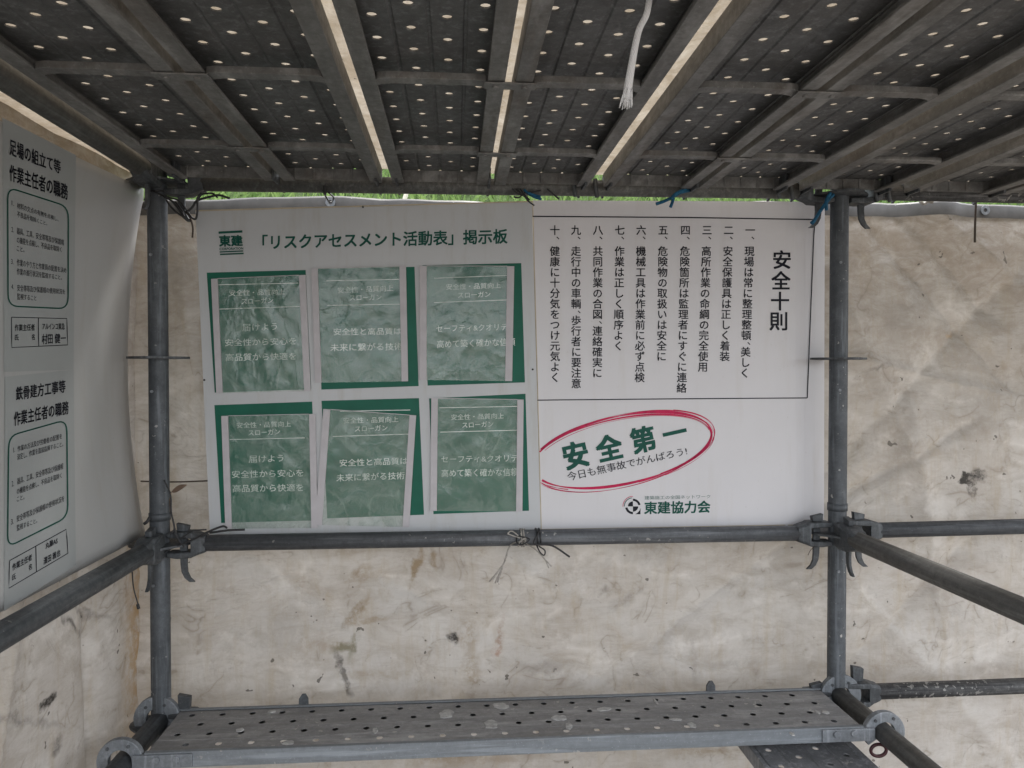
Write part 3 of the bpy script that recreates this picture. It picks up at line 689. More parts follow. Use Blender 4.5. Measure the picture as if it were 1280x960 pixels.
# low walkway plank along X
LW = XR-XL-.10
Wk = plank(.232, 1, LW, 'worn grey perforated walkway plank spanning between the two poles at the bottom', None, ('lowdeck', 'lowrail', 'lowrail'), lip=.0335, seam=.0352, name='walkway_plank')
def hook_ring(par, c, mat, ro, a0, a1, t):
    m = MB(); m.arcplate(c, 0, .0262, ro, a0, a1, t, 24); return m
MB().box(.012, .125, .02, LW-.02, .0035, .0055).build('hole_shade_plate', M['darkpipe'], Wk)  # plate added under the deck so that its holes look dark
for (xe, sg) in ((0, -1), (LW, 1)):
    for (x, ro) in ((.010, .058), (.222, .052)):
        m = MB(); yc = xe+sg*.055
        m.arcplate((x, yc, .018), 0, .0262, ro, math.radians(-35), math.radians(215), .016, 24)
        b0, b1 = sorted((xe-sg*.11, yc-sg*.030)); xo = x-.012 if x < .1 else x+.012
        m.box(xo-.004, xo+.004, b0, b1, .003, .034)
        for q in (.03, .075): m.tube([(xo, xe-sg*q, .024), (xo+(-.009 if x < .1 else .009), xe-sg*q, .024)], .0085, 10)
        bevel(m.build('hook', M['hook'], Wk), .0015)
        for q in range(2):
            an = math.radians(60+70*q); MB().tube([(x-.008, yc+math.cos(an)*.041, .018+math.sin(an)*.041), (x+.011, yc+math.cos(an)*.041, .018+math.sin(an)*.041)], .004, 8).build('rivet', M['cast'], Wk)
for xx in (.315, .40+1.02):
    tb = MB(); pl = [(xx-.013, .02), (xx+.013, .02), (xx+.012, .050), (xx+.005, .062), (xx-.004, .062), (xx-.012, .050)]
    n_ = len(pl); vs = [(-.007, a, b) for a, b in pl]+[(-.001, a, b) for a, b in pl]
    tb.add(vs, [tuple(range(n_))[::-1], tuple(range(n_, 2*n_))]+[(i, (i+1) % n_, n_+(i+1) % n_, n_+i) for i in range(n_)]); tb.build('stop_tab', M['cast'], Wk)
lr = MB(); lr.tube([(.235, LW+.035+.020*math.cos(a), -.022+.015*math.sin(a)) for a in [2*math.pi*k/20 for k in range(20)]], .0042, 8, closed=True)
lr.build('lock_ring', M['rubber'], Wk)
Wk.rotation_euler = (0, 0, -math.pi/2+math.radians(0))
Wk.location = (XL+.05, 1.992, -.916+EYE)      # local +Y becomes +X, local +X becomes -Y
# flakes of dried mortar on the walkway
fl = MB()
def blob(px, py, rx, ry):
    d = ray(px, py); zz = -.880; t = zz/d[2]; cx, cy = d[0]*t, d[1]*t; ring = []
    for k in range(14):
        a = 2*math.pi*k/14; q = .85+.16*math.sin(2*a+px)+.10*math.sin(5*a+py)+.05*random.uniform(-1, 1); ring.append((cx+math.cos(a)*rx*q*.0021, cy+math.sin(a)*ry*q*.0047, zz-.002))
    fl.add([(cx, cy, zz+.001)]+[(a, b, c+.0022) for a, b, c in ring]+ring, [(0, 1+k, 1+(k+1) % 14) for k in range(14)]+[(1+k, 15+k, 15+(k+1) % 14, 1+(k+1) % 14) for k in range(14)])
for q in ((626, 882, 13, 4), (558, 892, 12, 5), (614, 905, 11, 5), (469, 913, 4, 3), (711, 907, 4, 5), (865, 906, 6, 3), (845, 899, 8, 1.5), (699, 897, 9, 4), (1032, 890, 4, 2.5), (1022, 890, 3, 2), (340, 889, 5, 2), (360, 928, 7, 3), (300, 912, 6, 2), (820, 877, 2, 5), (755, 886, 9, 3), (990, 917, 3, 2)): blob(*q)
tag(fl.build('mortar_flecks', plain('dried_mortar', (.42, .415, .405), .9, .2, nscale=70, namp=.3)), 'flecks of dried white mortar stuck on the walkway plank', 'mortar', kind='stuff')
# second lower plank running toward the camera below the right end
K = plank(.272, 1, 1.25, 'dark ribbed perforated plank lying lower, under the right end of the walkway', None, ('steeldeck', 'steeldeck', 'steeldeck'), ribs=True, name='lower_plank')
K.location = (.738, .70, -.985+EYE)

# ------------------------------------------------------------------ sheets of print on curved boards
def wrp1(x, z): return 2.040+.006*math.sin((x+.7)*3.4)*math.sin((z+.44)*3.4)-.004
def wrp2(x, z):
    e = max(0, (x-.93)/.1); return 2.038+.004*math.sin((x-.2)*3.6)+.022*e*e
def wrpL(y, z):
    q = max(0, min(1, (z+.44)/.90)); return -.822-.045*math.sin(q*math.pi)**.8*(.35+.65*min(1, max(0, (y-1.3)/.6)))
S1 = ('Y', wrp1); S2 = ('Y', wrp2); SL = ('X', wrpL)
def bil(q, u, v):                            # q = TL TR BR BL
    (ax, ay), (bx, by), (cx, cy), (dx, dy) = q
    return ((ax*(1-u)+bx*u)*(1-v)+(dx*(1-u)+cx*u)*v, (ay*(1-u)+by*u)*(1-v)+(dy*(1-u)+cy*u)*v)
def patch(m, q, surf, lift, nu=1, nv=1):
    vs = [hit(*bil(q, i/nu, j/nv), surf, lift) for j in range(nv+1) for i in range(nu+1)]
    fs = [(j*(nu+1)+i, (j+1)*(nu+1)+i, (j+1)*(nu+1)+i+1, j*(nu+1)+i+1) for j in range(nv) for i in range(nu)]
    return m.add(vs, fs, True)
def slab(m, q, surf, lift, th, nu=1, nv=1):
    vs = [hit(*bil(q, i/nu, j/nv), surf, lift) for j in range(nv+1) for i in range(nu+1)]; n0 = len(vs)
    dv = (0, th, 0) if surf[0] == 'Y' else (-th, 0, 0)
    vs += [(a+dv[0], b+dv[1], c+dv[2]) for a, b, c in vs]
    W_ = nu+1; fs = [(j*W_+i, (j+1)*W_+i, (j+1)*W_+i+1, j*W_+i+1) for j in range(nv) for i in range(nu)]
    fs += [tuple(n0+k for k in f[::-1]) for f in fs]
    per = [i for i in range(nu)]+[j*W_+nu for j in range(nv)]+[nv*W_+i for i in range(nu, 0, -1)]+[j*W_ for j in range(nv, 0, -1)]
    for a, b in zip(per, per[1:]+per[:1]): fs.append((a, b, b+n0, a+n0))
    return m.add(vs, fs)
def line(m, pts, w, surf, lift, seg=8):
    """polyline in the plane of the board, w in photo pixels"""
    P = []
    for a, b in zip(pts, pts[1:]):
        for k in range(seg): P.append((a[0]+(b[0]-a[0])*k/seg, a[1]+(b[1]-a[1])*k/seg))
    P.append(pts[-1]); vs = []
    for i, p in enumerate(P):
        a = P[max(i-1, 0)]; b = P[min(i+1, len(P)-1)]; dx, dy = b[0]-a[0], b[1]-a[1]; L = math.hypot(dx, dy) or 1
        ww = w(i/(len(P)-1)) if callable(w) else w; nx, ny = -dy/L*ww/2, dx/L*ww/2
        vs += [hit(p[0]+nx, p[1]+ny, surf, lift), hit(p[0]-nx, p[1]-ny, surf, lift)]
    return m.add(vs, [(2*i, 2*i+1, 2*i+3, 2*i+2) for i in range(len(P)-1)])
_tc = {}
def glyphs(text, bold=0.0):
    if (text, bold) in _tc: return _tc[(text, bold)]
    c = bpy.data.curves.new('t', 'FONT'); c.body = text; c.resolution_u = 2
    o = bpy.data.objects.new('t', c); COL.objects.link(o)
    dg = bpy.context.evaluated_depsgraph_get(); dg.update(); me = bpy.data.meshes.new_from_object(o.evaluated_get(dg))
    v0 = [(v.co.x, v.co.y) for v in me.vertices]; f0 = [tuple(p.vertices) for p in me.polygons]
    offs = [(0, 0)] if not bold else ([(-bold/2, 0), (bold/2, 0)] if bold < .016 else [(-bold*.7, -bold*.7), (bold*.7, -bold*.7), (bold*.7, bold*.7), (-bold*.7, bold*.7), (0, 0)])
    vs = []; fs = []
    for k, (ox, oy) in enumerate(offs):
        fs += [tuple(i+len(vs) for i in f) for f in f0]; vs += [(a+ox, b+oy, k*.00005) for a, b in v0]
    bpy.data.objects.remove(o); bpy.data.curves.remove(c); bpy.data.meshes.remove(me)
    _tc[(text, bold)] = (vs, fs); return vs, fs
def text_quad(m, text, q, surf, lift, bold=0.0, fit=True):
    vs, fs = glyphs(text, bold); xs = [a[0] for a in vs]; ys = [a[1] for a in vs]
    x0, x1 = min(xs), max(xs); y0, y1 = (min(ys), max(ys)) if fit else (-.12, .88)
    return m.add([hit(*bil(q, (a-x0)/(x1-x0), (y1-b)/(y1-y0)), surf, lift+k) for a, b, k in vs], fs)
def glyph_at(m, ch, cx, cy, sx, sy, surf, lift, bold=0.0, rot=0.0, center=(.5, .38)):
    vs, fs = glyphs(ch, bold); c, s_ = math.cos(rot), math.sin(rot); out = []
    for a, b, k in vs:
        u = (a-center[0])*sx; v = -(b-center[1])*sy; out.append(hit(cx+u*c-v*s_, cy+u*s_+v*c, surf, lift+k))
    return m.add(out, fs)
def Q(x0, yl0, x1, yr0, x2, yr1, x3, yl1): return ((x0, yl0), (x1, yr0), (x2, yr1), (x3, yl1))

# --- board with green fields
q1 = ((244.5, 263.5), (664.8, 252), (676, 664), (262.5, 668))
c1 = at(450, 664, 2.04)
B1 = thing('notice_board', (c1.x, 2.04, c1.z), 'grey white board with six green fields and clear document pockets', 'sign board')
m = MB(); slab(m, q1, S1, 0, .0035, 24, 24); m.build('board_panel', M['board_grey'], B1)
m = MB(); slab(m, ((244.5, 262.6), (664.8, 251), (664.8, 252.6), (244.5, 264.3)), S1, .0006, .004, 16, 1); m.build('board_edge', M['edge'], B1)
m = MB(); text_quad(m, '「リスクアセスメント活動表」掲示板', ((328, 293.5), (634.5, 285.8), (634.5, 304.6), (328, 312.4)), S1, .0010, .030); m.build('lettering', M['greenink'], B1)
m = MB()
text_quad(m, '東建', ((273.4, 294), (303, 293.6), (303.8, 307.6), (274, 308.6)), S1, .001, .05)
text_quad(m, 'CORPORATION', ((274.2, 309.6), (304, 308.9), (304.2, 312), (274.4, 313)), S1, .001, .04)
for (a, b, w_) in (((273.2, 290.8), (303, 289.3), 2.9), ((274.6, 315), (304, 313.7), 1.6), ((275, 318), (304.6, 316.8), 1.9)): line(m, [a, b], w_, S1, .001)
m.build('company_emblem', M['greenink'], B1)
fields = [((258.4, 340.8), (382, 337.5), (389, 486.6), (268.4, 490.8)), ((397, 336), (518.2, 333.5), (523.3, 482.6), (401.7, 487)),
          ((528, 331.6), (651.6, 328.9), (656.2, 478), (534.5, 482)), ((268, 506.4), (390.2, 502), (396, 650.5), (276.5, 653.6)),
          ((401.9, 501), (523.7, 497.6), (530, 643.4), (409, 648)), ((536.4, 498), (656.9, 492.2), (661.2, 638.4), (541.8, 642.6))]
for q in fields:
    m = MB(); patch(m, q, S1, .0006, 8, 8); m.build('green_field', M['greenfield'], B1)
H = '安全性・品質向上'; SG = 'スローガン'
def T(m, s_, x0, y0, x1, y1, h0, h1, bold=.004): text_quad(m, s_, ((x0, y0), (x1, y1), (x1, y1+h1), (x0, y0+h0)), S1, .0012, bold)
txt = [
 [('L', 272, 356, 372.8, 353.8), (H, 286.6, 362.6, 356, 361, 7.4, 7.2), (SG, 301.8, 373, 341.6, 371.6, 7.4, 7), ('L', 273.9, 386.4, 374.7, 383),
  ('届けよう', 303, 405.2, 346.2, 403.8, 9.2, 8.8), ('安全性から安心を', 281.2, 423.8, 370, 421.6, 9, 9), ('高品質から快適を', 282, 442, 370, 440.6, 9.6, 9)],
 [('L', 408, 351, 498.7, 349.2), (H, 422, 359, 491.6, 356.4, 7.6, 7.4), (SG, 437.2, 368.6, 476.8, 367.6, 7.2, 7), ('L', 409, 381.7, 499.5, 380.2),
  ('安全性と高品質は', 417, 410.4, 501.6, 409.4, 8.8, 8.8), ('未来に繋がる技術', 412.9, 429.6, 503.4, 428.2, 9.6, 9.4)],
 [('L', 542.6, 347.8, 633.4, 344.3), (H, 557.5, 355, 625.8, 353, 7.4, 7.2), (SG, 572.4, 365.4, 613, 364, 7.2, 7), ('L', 542.6, 378.2, 633.4, 374.9),
  ('セーフティ&クオリテ', 545.3, 406.6, 634, 404.4, 8.6, 8.6), ('高めて築く確かな信頼', 546, 425.4, 644, 422.4, 9.8, 9.6)],
 [(H, 295.8, 528, 363.6, 526.2, 7.4, 7.2), (SG, 310.5, 537.4, 350, 536, 7, 7), ('L', 287, 549.5, 381, 547.3),
  ('届けよう', 311, 569.8, 354.2, 568.4, 8.8, 8.6), ('安全性から安心を', 289.9, 588.4, 379, 586.4, 9.2, 9.2), ('高品質から快適を', 290.8, 606, 379, 604.6, 9.4, 9.4)],
 [('L', 425, 514, 512.8, 512.5), (H, 429.3, 522, 498, 520.6, 7.4, 7.2), (SG, 443.5, 532.6, 484.4, 531, 7, 7), ('L', 416, 545.6, 510.6, 542.6),
  ('安全性と高品質は', 424.5, 574.2, 509.6, 571.4, 9, 9), ('未来に繋がる技術', 420.5, 592.8, 505.6, 589.6, 9.4, 9.2)],
 [('L', 549.4, 509.8, 646.9, 507.9), (H, 563.7, 518, 629.8, 516.2, 7.2, 7), (SG, 577.8, 527.8, 616.6, 526.4, 7, 7), ('L', 550.2, 540.2, 647, 537.7),
  ('セーフティ&クオリテ', 551.6, 570, 647.4, 568.4, 8.4, 8.6), ('高めて築く確かな信頼', 552, 586.8, 647.6, 585, 9.6, 9.8)]]
for blk_ in txt:
    m = MB()
    for t_ in blk_:
        if t_[0] == 'L': line(m, [(t_[1], t_[2]), (t_[3], t_[4])], .9, S1, .0012)
        else: T(m, *t_)
    m.build('lettering', M['paleink'], B1)
pk = [ # outer corners, strip widths
 ((263.8, 348.6), (381.6, 343.6), (388.2, 488.8), (270.3, 491.6), 7.8, 8.0), ((389, 335.4), (507.4, 332), (510.1, 476.6), (393.9, 478.5), 8, 8.2),
 ((524.5, 332.2), (642.9, 332.7), (640.2, 476.4), (524.5, 474.8), 8.8, 8.8), ((276.5, 520), (394.3, 517.4), (397, 660), (281.6, 661), 8.2, 8),
 ((404.1, 511.2), (520.1, 519.3), (511.5, 659), (393.8, 656), 8.6, 8.2), ((539.1, 497.6), (654.6, 499.5), (653, 639.4), (537.7, 638.6), 8.2, 7.8)]
for k, (a, b, c, d, wl, wr) in enumerate(pk):
    par = MB(); q = (a, b, c, d)
    m = MB()
    W0 = b[0]-a[0]
    def fz(i, j, n1, n2): return .0042+.0022*fbm(i*.35+k*7, j*.35, k, 3)
    nu, nv = 24, 28; vs = [hit(*bil(q, i/nu, j/nv), S1, .0040+.0020*fbm(i*.35+k*7, j*.35, k, 3)*math.sin(math.pi*i/nu)**.5*math.sin(math.pi*j/nv)**.5) for j in range(nv+1) for i in range(nu+1)]
    m.add(vs, [(j*(nu+1)+i, (j+1)*(nu+1)+i, (j+1)*(nu+1)+i+1, j*(nu+1)+i+1) for j in range(nv) for i in range(nu)], True)
    pocket = m.build('clear_pocket', M['film'], B1)
    ul = wl/W0; ur = 1-wr/W0
    for (u0, u1) in ((0, ul), (ur, 1)):
        m = MB(); slab(m, (bil(q, u0, 0), bil(q, u1, 0), bil(q, u1, 1), bil(q, u0, 1)), S1, .0065, .0055, 2, 12)
        s_ = m.build('side_strip', M['strip'], pocket)
    m = MB(); tl, tr = bil(q, ul, 0), bil(q, ur, 0); line(m, [tl, tr], .8, S1, .0062); m.build('film_edge', M['strip'], pocket)
for (px, py) in ((453.7, 258.8), (255.5, 475), (665.8, 461.8)):
    p = hit(px, py, S1, 0); m = MB().tube([(p[0], p[1]+.001, p[2]), (p[0], p[1]-.002, p[2])], .0028, 10); m.build('eyelet_hole', M['black_wire'], B1)

# --- ten rules sign
q2 = ((665.5, 250.5), (1031, 252), (1030, 656), (676.3, 662.5))
c2 = at(850, 660, 2.04)
B2 = thing('safety_sign', (c2.x, 2.04, c2.z), 'white sign with ten numbered rules in vertical lines and a red brushed oval', 'sign board')
m = MB(); slab(m, q2, S2, 0, .0035, 30, 24); m.build('board_panel', M['board_white'], B2)
m = MB(); slab(m, ((676.3, 661.4), (1030, 654.9), (1030, 656.4), (676.3, 663)), S2, .0006, .004, 20, 1); slab(m, ((665.4, 250.5), (666.4, 250.5), (677.2, 662), (676.2, 662)), S2, .0006, .004, 1, 16); m.build('board_edge', M['edge'], B2)
m = MB(); line(m, [(666, 270.4), (860, 271.9), (1018.7, 274.4)], 1.5, S2, .001, 16); line(m, [(1018.7, 274.4), (1017, 300), (1009.1, 497.4)], 1.3, S2, .001, 10); line(m, [(671.8, 500.2), (840, 498.6), (1009.1, 497.4)], 1.3, S2, .001, 16)
m.build('border_line', M['ink'], B2)
cols = [('十、健康に十分気をつけ元気よく', 693.5, 693.9), ('九、走行中の車輌、歩行者に要注意', 720, 720.3), ('八、共同作業の合図、連絡確実に', 747.5, 746.6), ('七、作業は正しく順序よく', 774.8, 772.6),
        ('六、機械工具は作業前に必ず点検', 801.5, 799.6), ('五、危険物の取扱いは安全に', 829, 826.6), ('四、危険箇所は監理者にすぐに連絡', 856.9, 852.4), ('三、高所作業の命綱の完全使用', 883.8, 878.4),
        ('二、安全保護具は正しく着装', 910.8, 905.2), ('一、現場は常に整理整頓、美しく', 937.8, 931)]
for s_, xa, xb in cols:
    m = MB(); y = 287.6
    for i, ch in enumerate(s_):
        x = xa+(xb-xa)*(y-287.6)/180
        if ch == '、':
            mid = i > 1; glyph_at(m, ch, x+7.6, y-(6.6 if mid else 7.0), 12.6, 12.6, S2, .001, .012); y += 13.15*(.58 if mid else 1)
        else: glyph_at(m, ch, x, y, 12.9, 13.0, S2, .001, .018); y += 13.15 if i else 13.15
    m.build('lettering', M['ink'], B2)
m = MB()
for ch, x, y in zip('安全十則', (977.5, 976.2, 975, 973.6), (324.6, 350.8, 376.4, 401.4)): glyph_at(m, ch, x, y, 24.4, 24.6, S2, .001, .026)
m.build('lettering', M['ink'], B2)
m = MB()
for ch, x, y, sz in (('安', 719.6, 568.8, 34), ('全', 761.5, 560, 33), ('第', 804, 549.4, 32.5), ('一', 843.4, 541, 31)): glyph_at(m, ch, x, y, sz, sz*1.03, S2, .0012, .045, math.radians(-12.6))
m.build('lettering', M['greenink'], B2)
m = MB(); text_quad(m, '今日も無事故でがんばろう!', ((708, 590.6), (857.5, 558.5), (859.5, 568.5), (710.6, 601.6)), S2, .0012, .012); m.build('lettering', M['ink'], B2)
def oval(cx, cy, sx, sy, rho, t0, t1, n_=90, wob=0, ph=0):
    out = []
    for k in range(n_+1):
        t = t0+(t1-t0)*k/n_; r = 1+wob*math.sin(2*t+ph); out.append((cx+sx*r*math.cos(t), cy+sy*r*(rho*math.cos(t)+math.sqrt(1-rho*rho)*math.sin(t))))
    return out
random.seed(3)
for (sx, sy, dx, dy, wmax, wob, ph, t0, t1) in ((112, 48, 0, 0, 3.6, .006, 0, 0, 6.283), (111, 46.2, -.5, 1.0, 2.2, .01, 1, 2.6, 7.4), (114.5, 50, .3, 0, 1.1, .008, 2, 2.2, 6.5),
        (110, 50, 0, 2.3, 1.3, .01, 3, .2, 3.4), (108.5, 44.2, 1, 1, .7, .01, 2, 3.6, 6.1), (116, 49.8, 1, -.5, .8, .01, 4, -1.0, 1.4), (114.6, 48, 2, 2, .6, .01, 4.6, -.5, 1.1), (111, 52, -2, 1.2, .7, .01, 1.4, .9, 3.3)):
    m = MB(); P = [p for p in oval(777.5+dx, 562.6+dy, sx, sy, -.433, t0, t1, 110, wob, ph)]; run = []
    def flush(run):
        if len(run) > 3: line(m, run, lambda t: wmax*(.35+.65*abs(math.sin(t*math.pi*2.1+ph*1.7+.5))), S2, .0009, 1)
    for p in P:
        lim = 673.9+(p[1]-568)*.026+.6
        if p[0] > lim: run.append(p)
        else: flush(run); run = []
    flush(run); m.build('red_brush_stroke', M['redink'], B2)
m = MB(); text_quad(m, '東建協力会', ((805.4, 627), (888, 625.6), (888, 641), (805.2, 643)), S2, .001, .035); m.build('lettering', M['greenink'], B2)
m = MB(); text_quad(m, '建築施工の全国ネットワーク', ((805.8, 620), (888, 618.2), (888, 622.9), (805.8, 624.8)), S2, .001, .0); m.build('lettering', M['greyink'], B2)
def sector(m, cx, cy, r0, r1, a0, a1, n_=10, lift=.001):
    vs = []
    for k in range(n_+1):
        a = math.radians(a0+(a1-a0)*k/n_)
        for r in (r0, r1): vs.append(hit(cx+math.cos(a)*r, cy-math.sin(a)*r, S2, lift))
    return m.add(vs, [(2*k, 2*k+1, 2*k+3, 2*k+2) for k in range(n_)])
ex, ey = 791.2, 633
m = MB(); sector(m, ex, ey, .05, 6.3, 90, 180); sector(m, ex, ey, .05, 6.6, 270, 360); sector(m, ex, ey, 6.9, 9.6, 12, 90); sector(m, ex, ey, 6.9, 9.8, 190, 270)
vs = [hit(*p, S2, .001) for p in ((800.6, 634.8), (800.6, 642.8), (794, 642.8), (797, 641), (799.6, 638))]; m.add(vs, [(0, 1, 2, 3, 4)])
m.build('circle_emblem', M['ink'], B2)
m = MB(); sector(m, ex, ey, 10.3, 11.2, 96, 180); m.build('circle_emblem', M['greenink'], B2)
m = MB(); sector(m, ex, ey, 12.2, 12.9, 90, 182); m.build('circle_emblem', M['redink'], B2)

# --- left notice board, seen at a grazing angle
BL = thing('notice_board', (-.82, 1.6, -.43), 'dull white sheet board on the left with two paper duty notices', 'sign board')
m = MB(); ny, nz = 30, 36; vs = []
def bz(y): return .455+.028*min(1, max(0, (y-1.45)/.55))
for j in range(nz+1):
    for i in range(ny+1):
        y = 1.06+(2.042-1.06)*i/ny; z = -.435+(bz(y)+.435)*j/nz; vs.append((wrpL(y, z), y, z))
n0 = len(vs); vs += [(a-.003, b, c) for a, b, c in vs]; W_ = ny+1
fs = [(j*W_+i, j*W_+i+1, (j+1)*W_+i+1, (j+1)*W_+i) for j in range(nz) for i in range(ny)]; fs += [tuple(n0+k for k in f[::-1]) for f in fs]
per = [i for i in range(ny)]+[j*W_+ny for j in range(nz)]+[nz*W_+i for i in range(ny, 0, -1)]+[j*W_ for j in range(nz, 0, -1)]
fs += [(a, a+n0, b+n0, b) for a, b in zip(per, per[1:]+per[:1])]
m.add(vs, fs, True); m.build('board_panel', M['board_left'], BL)
def notice(corners, titles, box, items, table, names):
    m = MB(); patch(m, corners, SL, .0008, 10, 14); pp = m.build('paper_notice', M['poster'], BL)
    for s_, q in titles: m = MB(); text_quad(m, s_, q, SL, .0016, .028); m.build('lettering', M['ink'], pp)
    m = MB(); line(m, box, 1.7, SL, .0016, 3); m.build('rounded_frame', M['greenink'], pp)
    for s_, q in items: m = MB(); text_quad(m, s_, q, SL, .0016, .014); m.build('lettering', M['ink'], pp)
    m = MB()
    for ln in table: line(m, ln, .9, SL, .0016, 3)
    m.build('table_frame', M['ink'], pp)
    for s_, q in names: m = MB(); text_quad(m, s_, q, SL, .0016, .02); m.build('lettering', M['ink'], pp)
def rbox(tl, tr, br, bl, r):
    out = []
    C4 = [tl, tr, br, bl]
    for i in range(4):
        p = Vector((*C4[i], 0)); a = Vector((*C4[i-1], 0)); b = Vector((*C4[(i+1) % 4], 0))
        ra = min(r[1] if i % 2 == 0 else r[0], (a-p).length*.45); rb = min(r[0] if i % 2 == 0 else r[1], (b-p).length*.45)
        s_ = p+(a-p).normalized()*ra; e = p+(b-p).normalized()*rb
        for k in range(6): t = k/5; q = s_*(1-t)**2+p*2*t*(1-t)+e*t*t; out.append((q.x, q.y))
    return out+[out[0]]
def iq(x0, y0, x1, y1, h0, h1): return ((x0, y0), (x1, y1), (x1, y1+h1), (x0, y0+h0))
notice(((3, 147), (95, 194), (92, 462), (5, 465)),
    [('足場の組立て等', iq(12, 172.5, 76, 201, 21.5, 17)), ('作業主任者の職務', iq(12, 205, 85, 230.5, 21, 20))],
    rbox((9.6, 234), (85.6, 258.5), (85.2, 386), (10.2, 382.5), (12, 15)),
    [('1.', iq(14.6, 250.5, 17.5, 251.5, 6, 6)), ('材料の欠点の有無を点検し、', iq(21.5, 252.5, 73, 271.5, 8.2, 5.5)), ('不良品を取除くこと。', iq(21.5, 263.5, 59, 277, 8, 5)),
     ('2.', iq(14.4, 283.5, 17.2, 284.5, 6.5, 6)), ('器具、工具、安全帯等及び保護帽', iq(21, 284, 80, 299.5, 8.5, 7.5)), ('の機能を点検し、不良品を取除く', iq(21, 295.5, 77, 308.5, 8.5, 7)), ('こと。', iq(21, 307, 30.5, 309.5, 7, 6)),
     ('3.', iq(14, 323.5, 16.8, 324.5, 6.5, 6)), ('作業のやり方と作業員の配置を決め', iq(21, 323.5, 83, 334.5, 9, 7)), ('作業の進行状況を監視すること。', iq(21, 335, 77.5, 344, 8.5, 6)),
     ('4.', iq(14.2, 355, 17.2, 355.5, 6.5, 6)), ('安全帯等及び保護帽の使用状況を', iq(21.5, 355.5, 81.5, 361.5, 8.5, 6.5)), ('監視すること', iq(21.5, 366.5, 45.5, 369.5, 8, 6.5))],
    [[(14.4, 396.5), (83.6, 398.2), (84.6, 431.2), (14.8, 434.4), (14.4, 396.5)], [(48, 397.4), (48.4, 433)]],
    [('作業主任者', iq(18.5, 405.5, 43.5, 404.8, 8.4, 8.4)), ('氏', iq(18.5, 418, 23.5, 418, 7.5, 7.5)), ('名', iq(39.8, 417.5, 43.5, 417.5, 7.5, 7.5)),
     ('アルインコ東急', iq(53, 403.8, 81, 403.8, 8.4, 8.2)), ('村田 健一', iq(52.5, 417.5, 82.5, 416.5, 13, 12))])
notice(((6, 471), (92, 462), (95, 706), (5, 764)),
    [('鉄骨建方工事等', iq(20, 483.5, 82, 474.5, 17.5, 16)), ('作業主任者の職務', iq(17.5, 515, 86, 500.5, 18, 17))],
    rbox((11, 545), (83.5, 524.5), (85, 646), (9.5, 684), (12, 15)),
    [('1.', iq(16.5, 559.5, 18.5, 559, 6.5, 6)), ('作業の方法及び労働者の配置を', iq(22, 557.5, 77.5, 541.5, 7.5, 7)), ('決定し、作業を直接指揮すること。', iq(21.5, 567.5, 79, 551.5, 8, 6.5)),
     ('2.', iq(14.6, 601.5, 17.4, 601, 7, 6.5)), ('器具、工具、安全帯等及び保護帽', iq(21.5, 597.5, 79, 578.5, 8.2, 7.8)), ('の機能を点検し、不良品を取除く', iq(21, 610.5, 77, 590.5, 8, 7)), ('こと。', iq(21, 621, 30.5, 618, 6.5, 6)),
     ('3.', iq(14, 649, 17, 648, 7, 6.5)), ('安全帯等及び保護帽の使用状況を', iq(20.8, 644.5, 80.5, 619, 8.5, 7.5)), ('監視すること。', iq(21, 656, 46.5, 647.5, 8, 6))],
    [[(12, 700.8), (83, 661.5), (85, 691.5), (11, 735.3), (12, 700.8)], [(44.8, 682.8), (45.6, 714.5)]],
    [('作業主任者', iq(15.5, 705, 40, 692, 9, 8)), ('氏', iq(15, 718.5, 20, 716, 7.5, 7.5)), ('名', iq(36, 706, 40, 704, 7.5, 7.5)),
     ('丸藤AS', iq(57, 678.5, 72, 671.5, 8, 8)), ('濱田 雅也', iq(54.5, 697, 75.5, 686, 9.5, 8.5))])

# ------------------------------------------------------------------ ties, ropes, wires
def rope(name, mat, pts, r, label, cat, group=None, n=6, tails=None):
    m = MB(); m.tube(smooth_path(pts), r, n)
    if tails:
        for tp, tr in tails: m.tube(smooth_path(tp), tr, 5)
    return tag(m.build(name, M[mat]), label, cat, group)
def A_(px, py, Y=1.97): return at(px, py, Y)
# white rope hanging by the roof
top = at(806, -14, 1.02); bot = at(783, 124, 1.06)
m = MB(); P_ = smooth_path([(top.x+.012, 1.03, .56), (top.x+.004, 1.02, .50), (at(798, 40, 1.04)), at(789, 85, 1.05), bot]); m.tube(P_, [.0044+.0028*(i/len(P_))**3 for i in range(len(P_))], 10)
for k in range(34):
    a = random.uniform(0, 2*math.pi); r_ = random.uniform(0, .0065); e = random.uniform(.010, .022)
    b0 = Vector(P_[-3])+Vector((math.cos(a)*r_, math.sin(a)*r_, 0)); b1 = Vector(bot)+Vector((math.cos(a)*r_*1.7-.002, math.sin(a)*r_*1.7, -e*.6)); m.tube([b0, (b0+b1)/2, b1], .0009, 4)
tag(m.build('white_rope', M['white_rope']), 'thick white frayed rope hanging from the roof planks', 'rope')
def coil(c, ax, r, turns, pitch, n_=16, ph=0):
    out = []
    for k in range(int(turns*n_)+1):
        a = 2*math.pi*k/n_+ph; h = pitch*(k/n_-turns/2)
        out.append((c[0]+h, c[1]+math.cos(a)*r, c[2]+math.sin(a)*r) if ax == 0 else (c[0]+math.cos(a)*r, c[1]+h, c[2]+math.sin(a)*r) if ax == 1 else (c[0]+math.cos(a)*r, c[1]+math.sin(a)*r, c[2]+h))
    return out
c = at(653, 676, YP)
m = MB(); m.tube(coil((c.x, YP, LV[2]), 0, .0235, 2.2, .006), .0022, 6)
m.tube(smooth_path([A_(634, 667), A_(640, 664), A_(650, 672), A_(645, 671), A_(634, 667)]), .0018, 5)
for e in ((622, 728), (616, 724), (612, 727), (619, 729)): m.tube(smooth_path([A_(652, 676), A_(638, 682), A_(630, 704), A_(*e)]), .0021, 5)
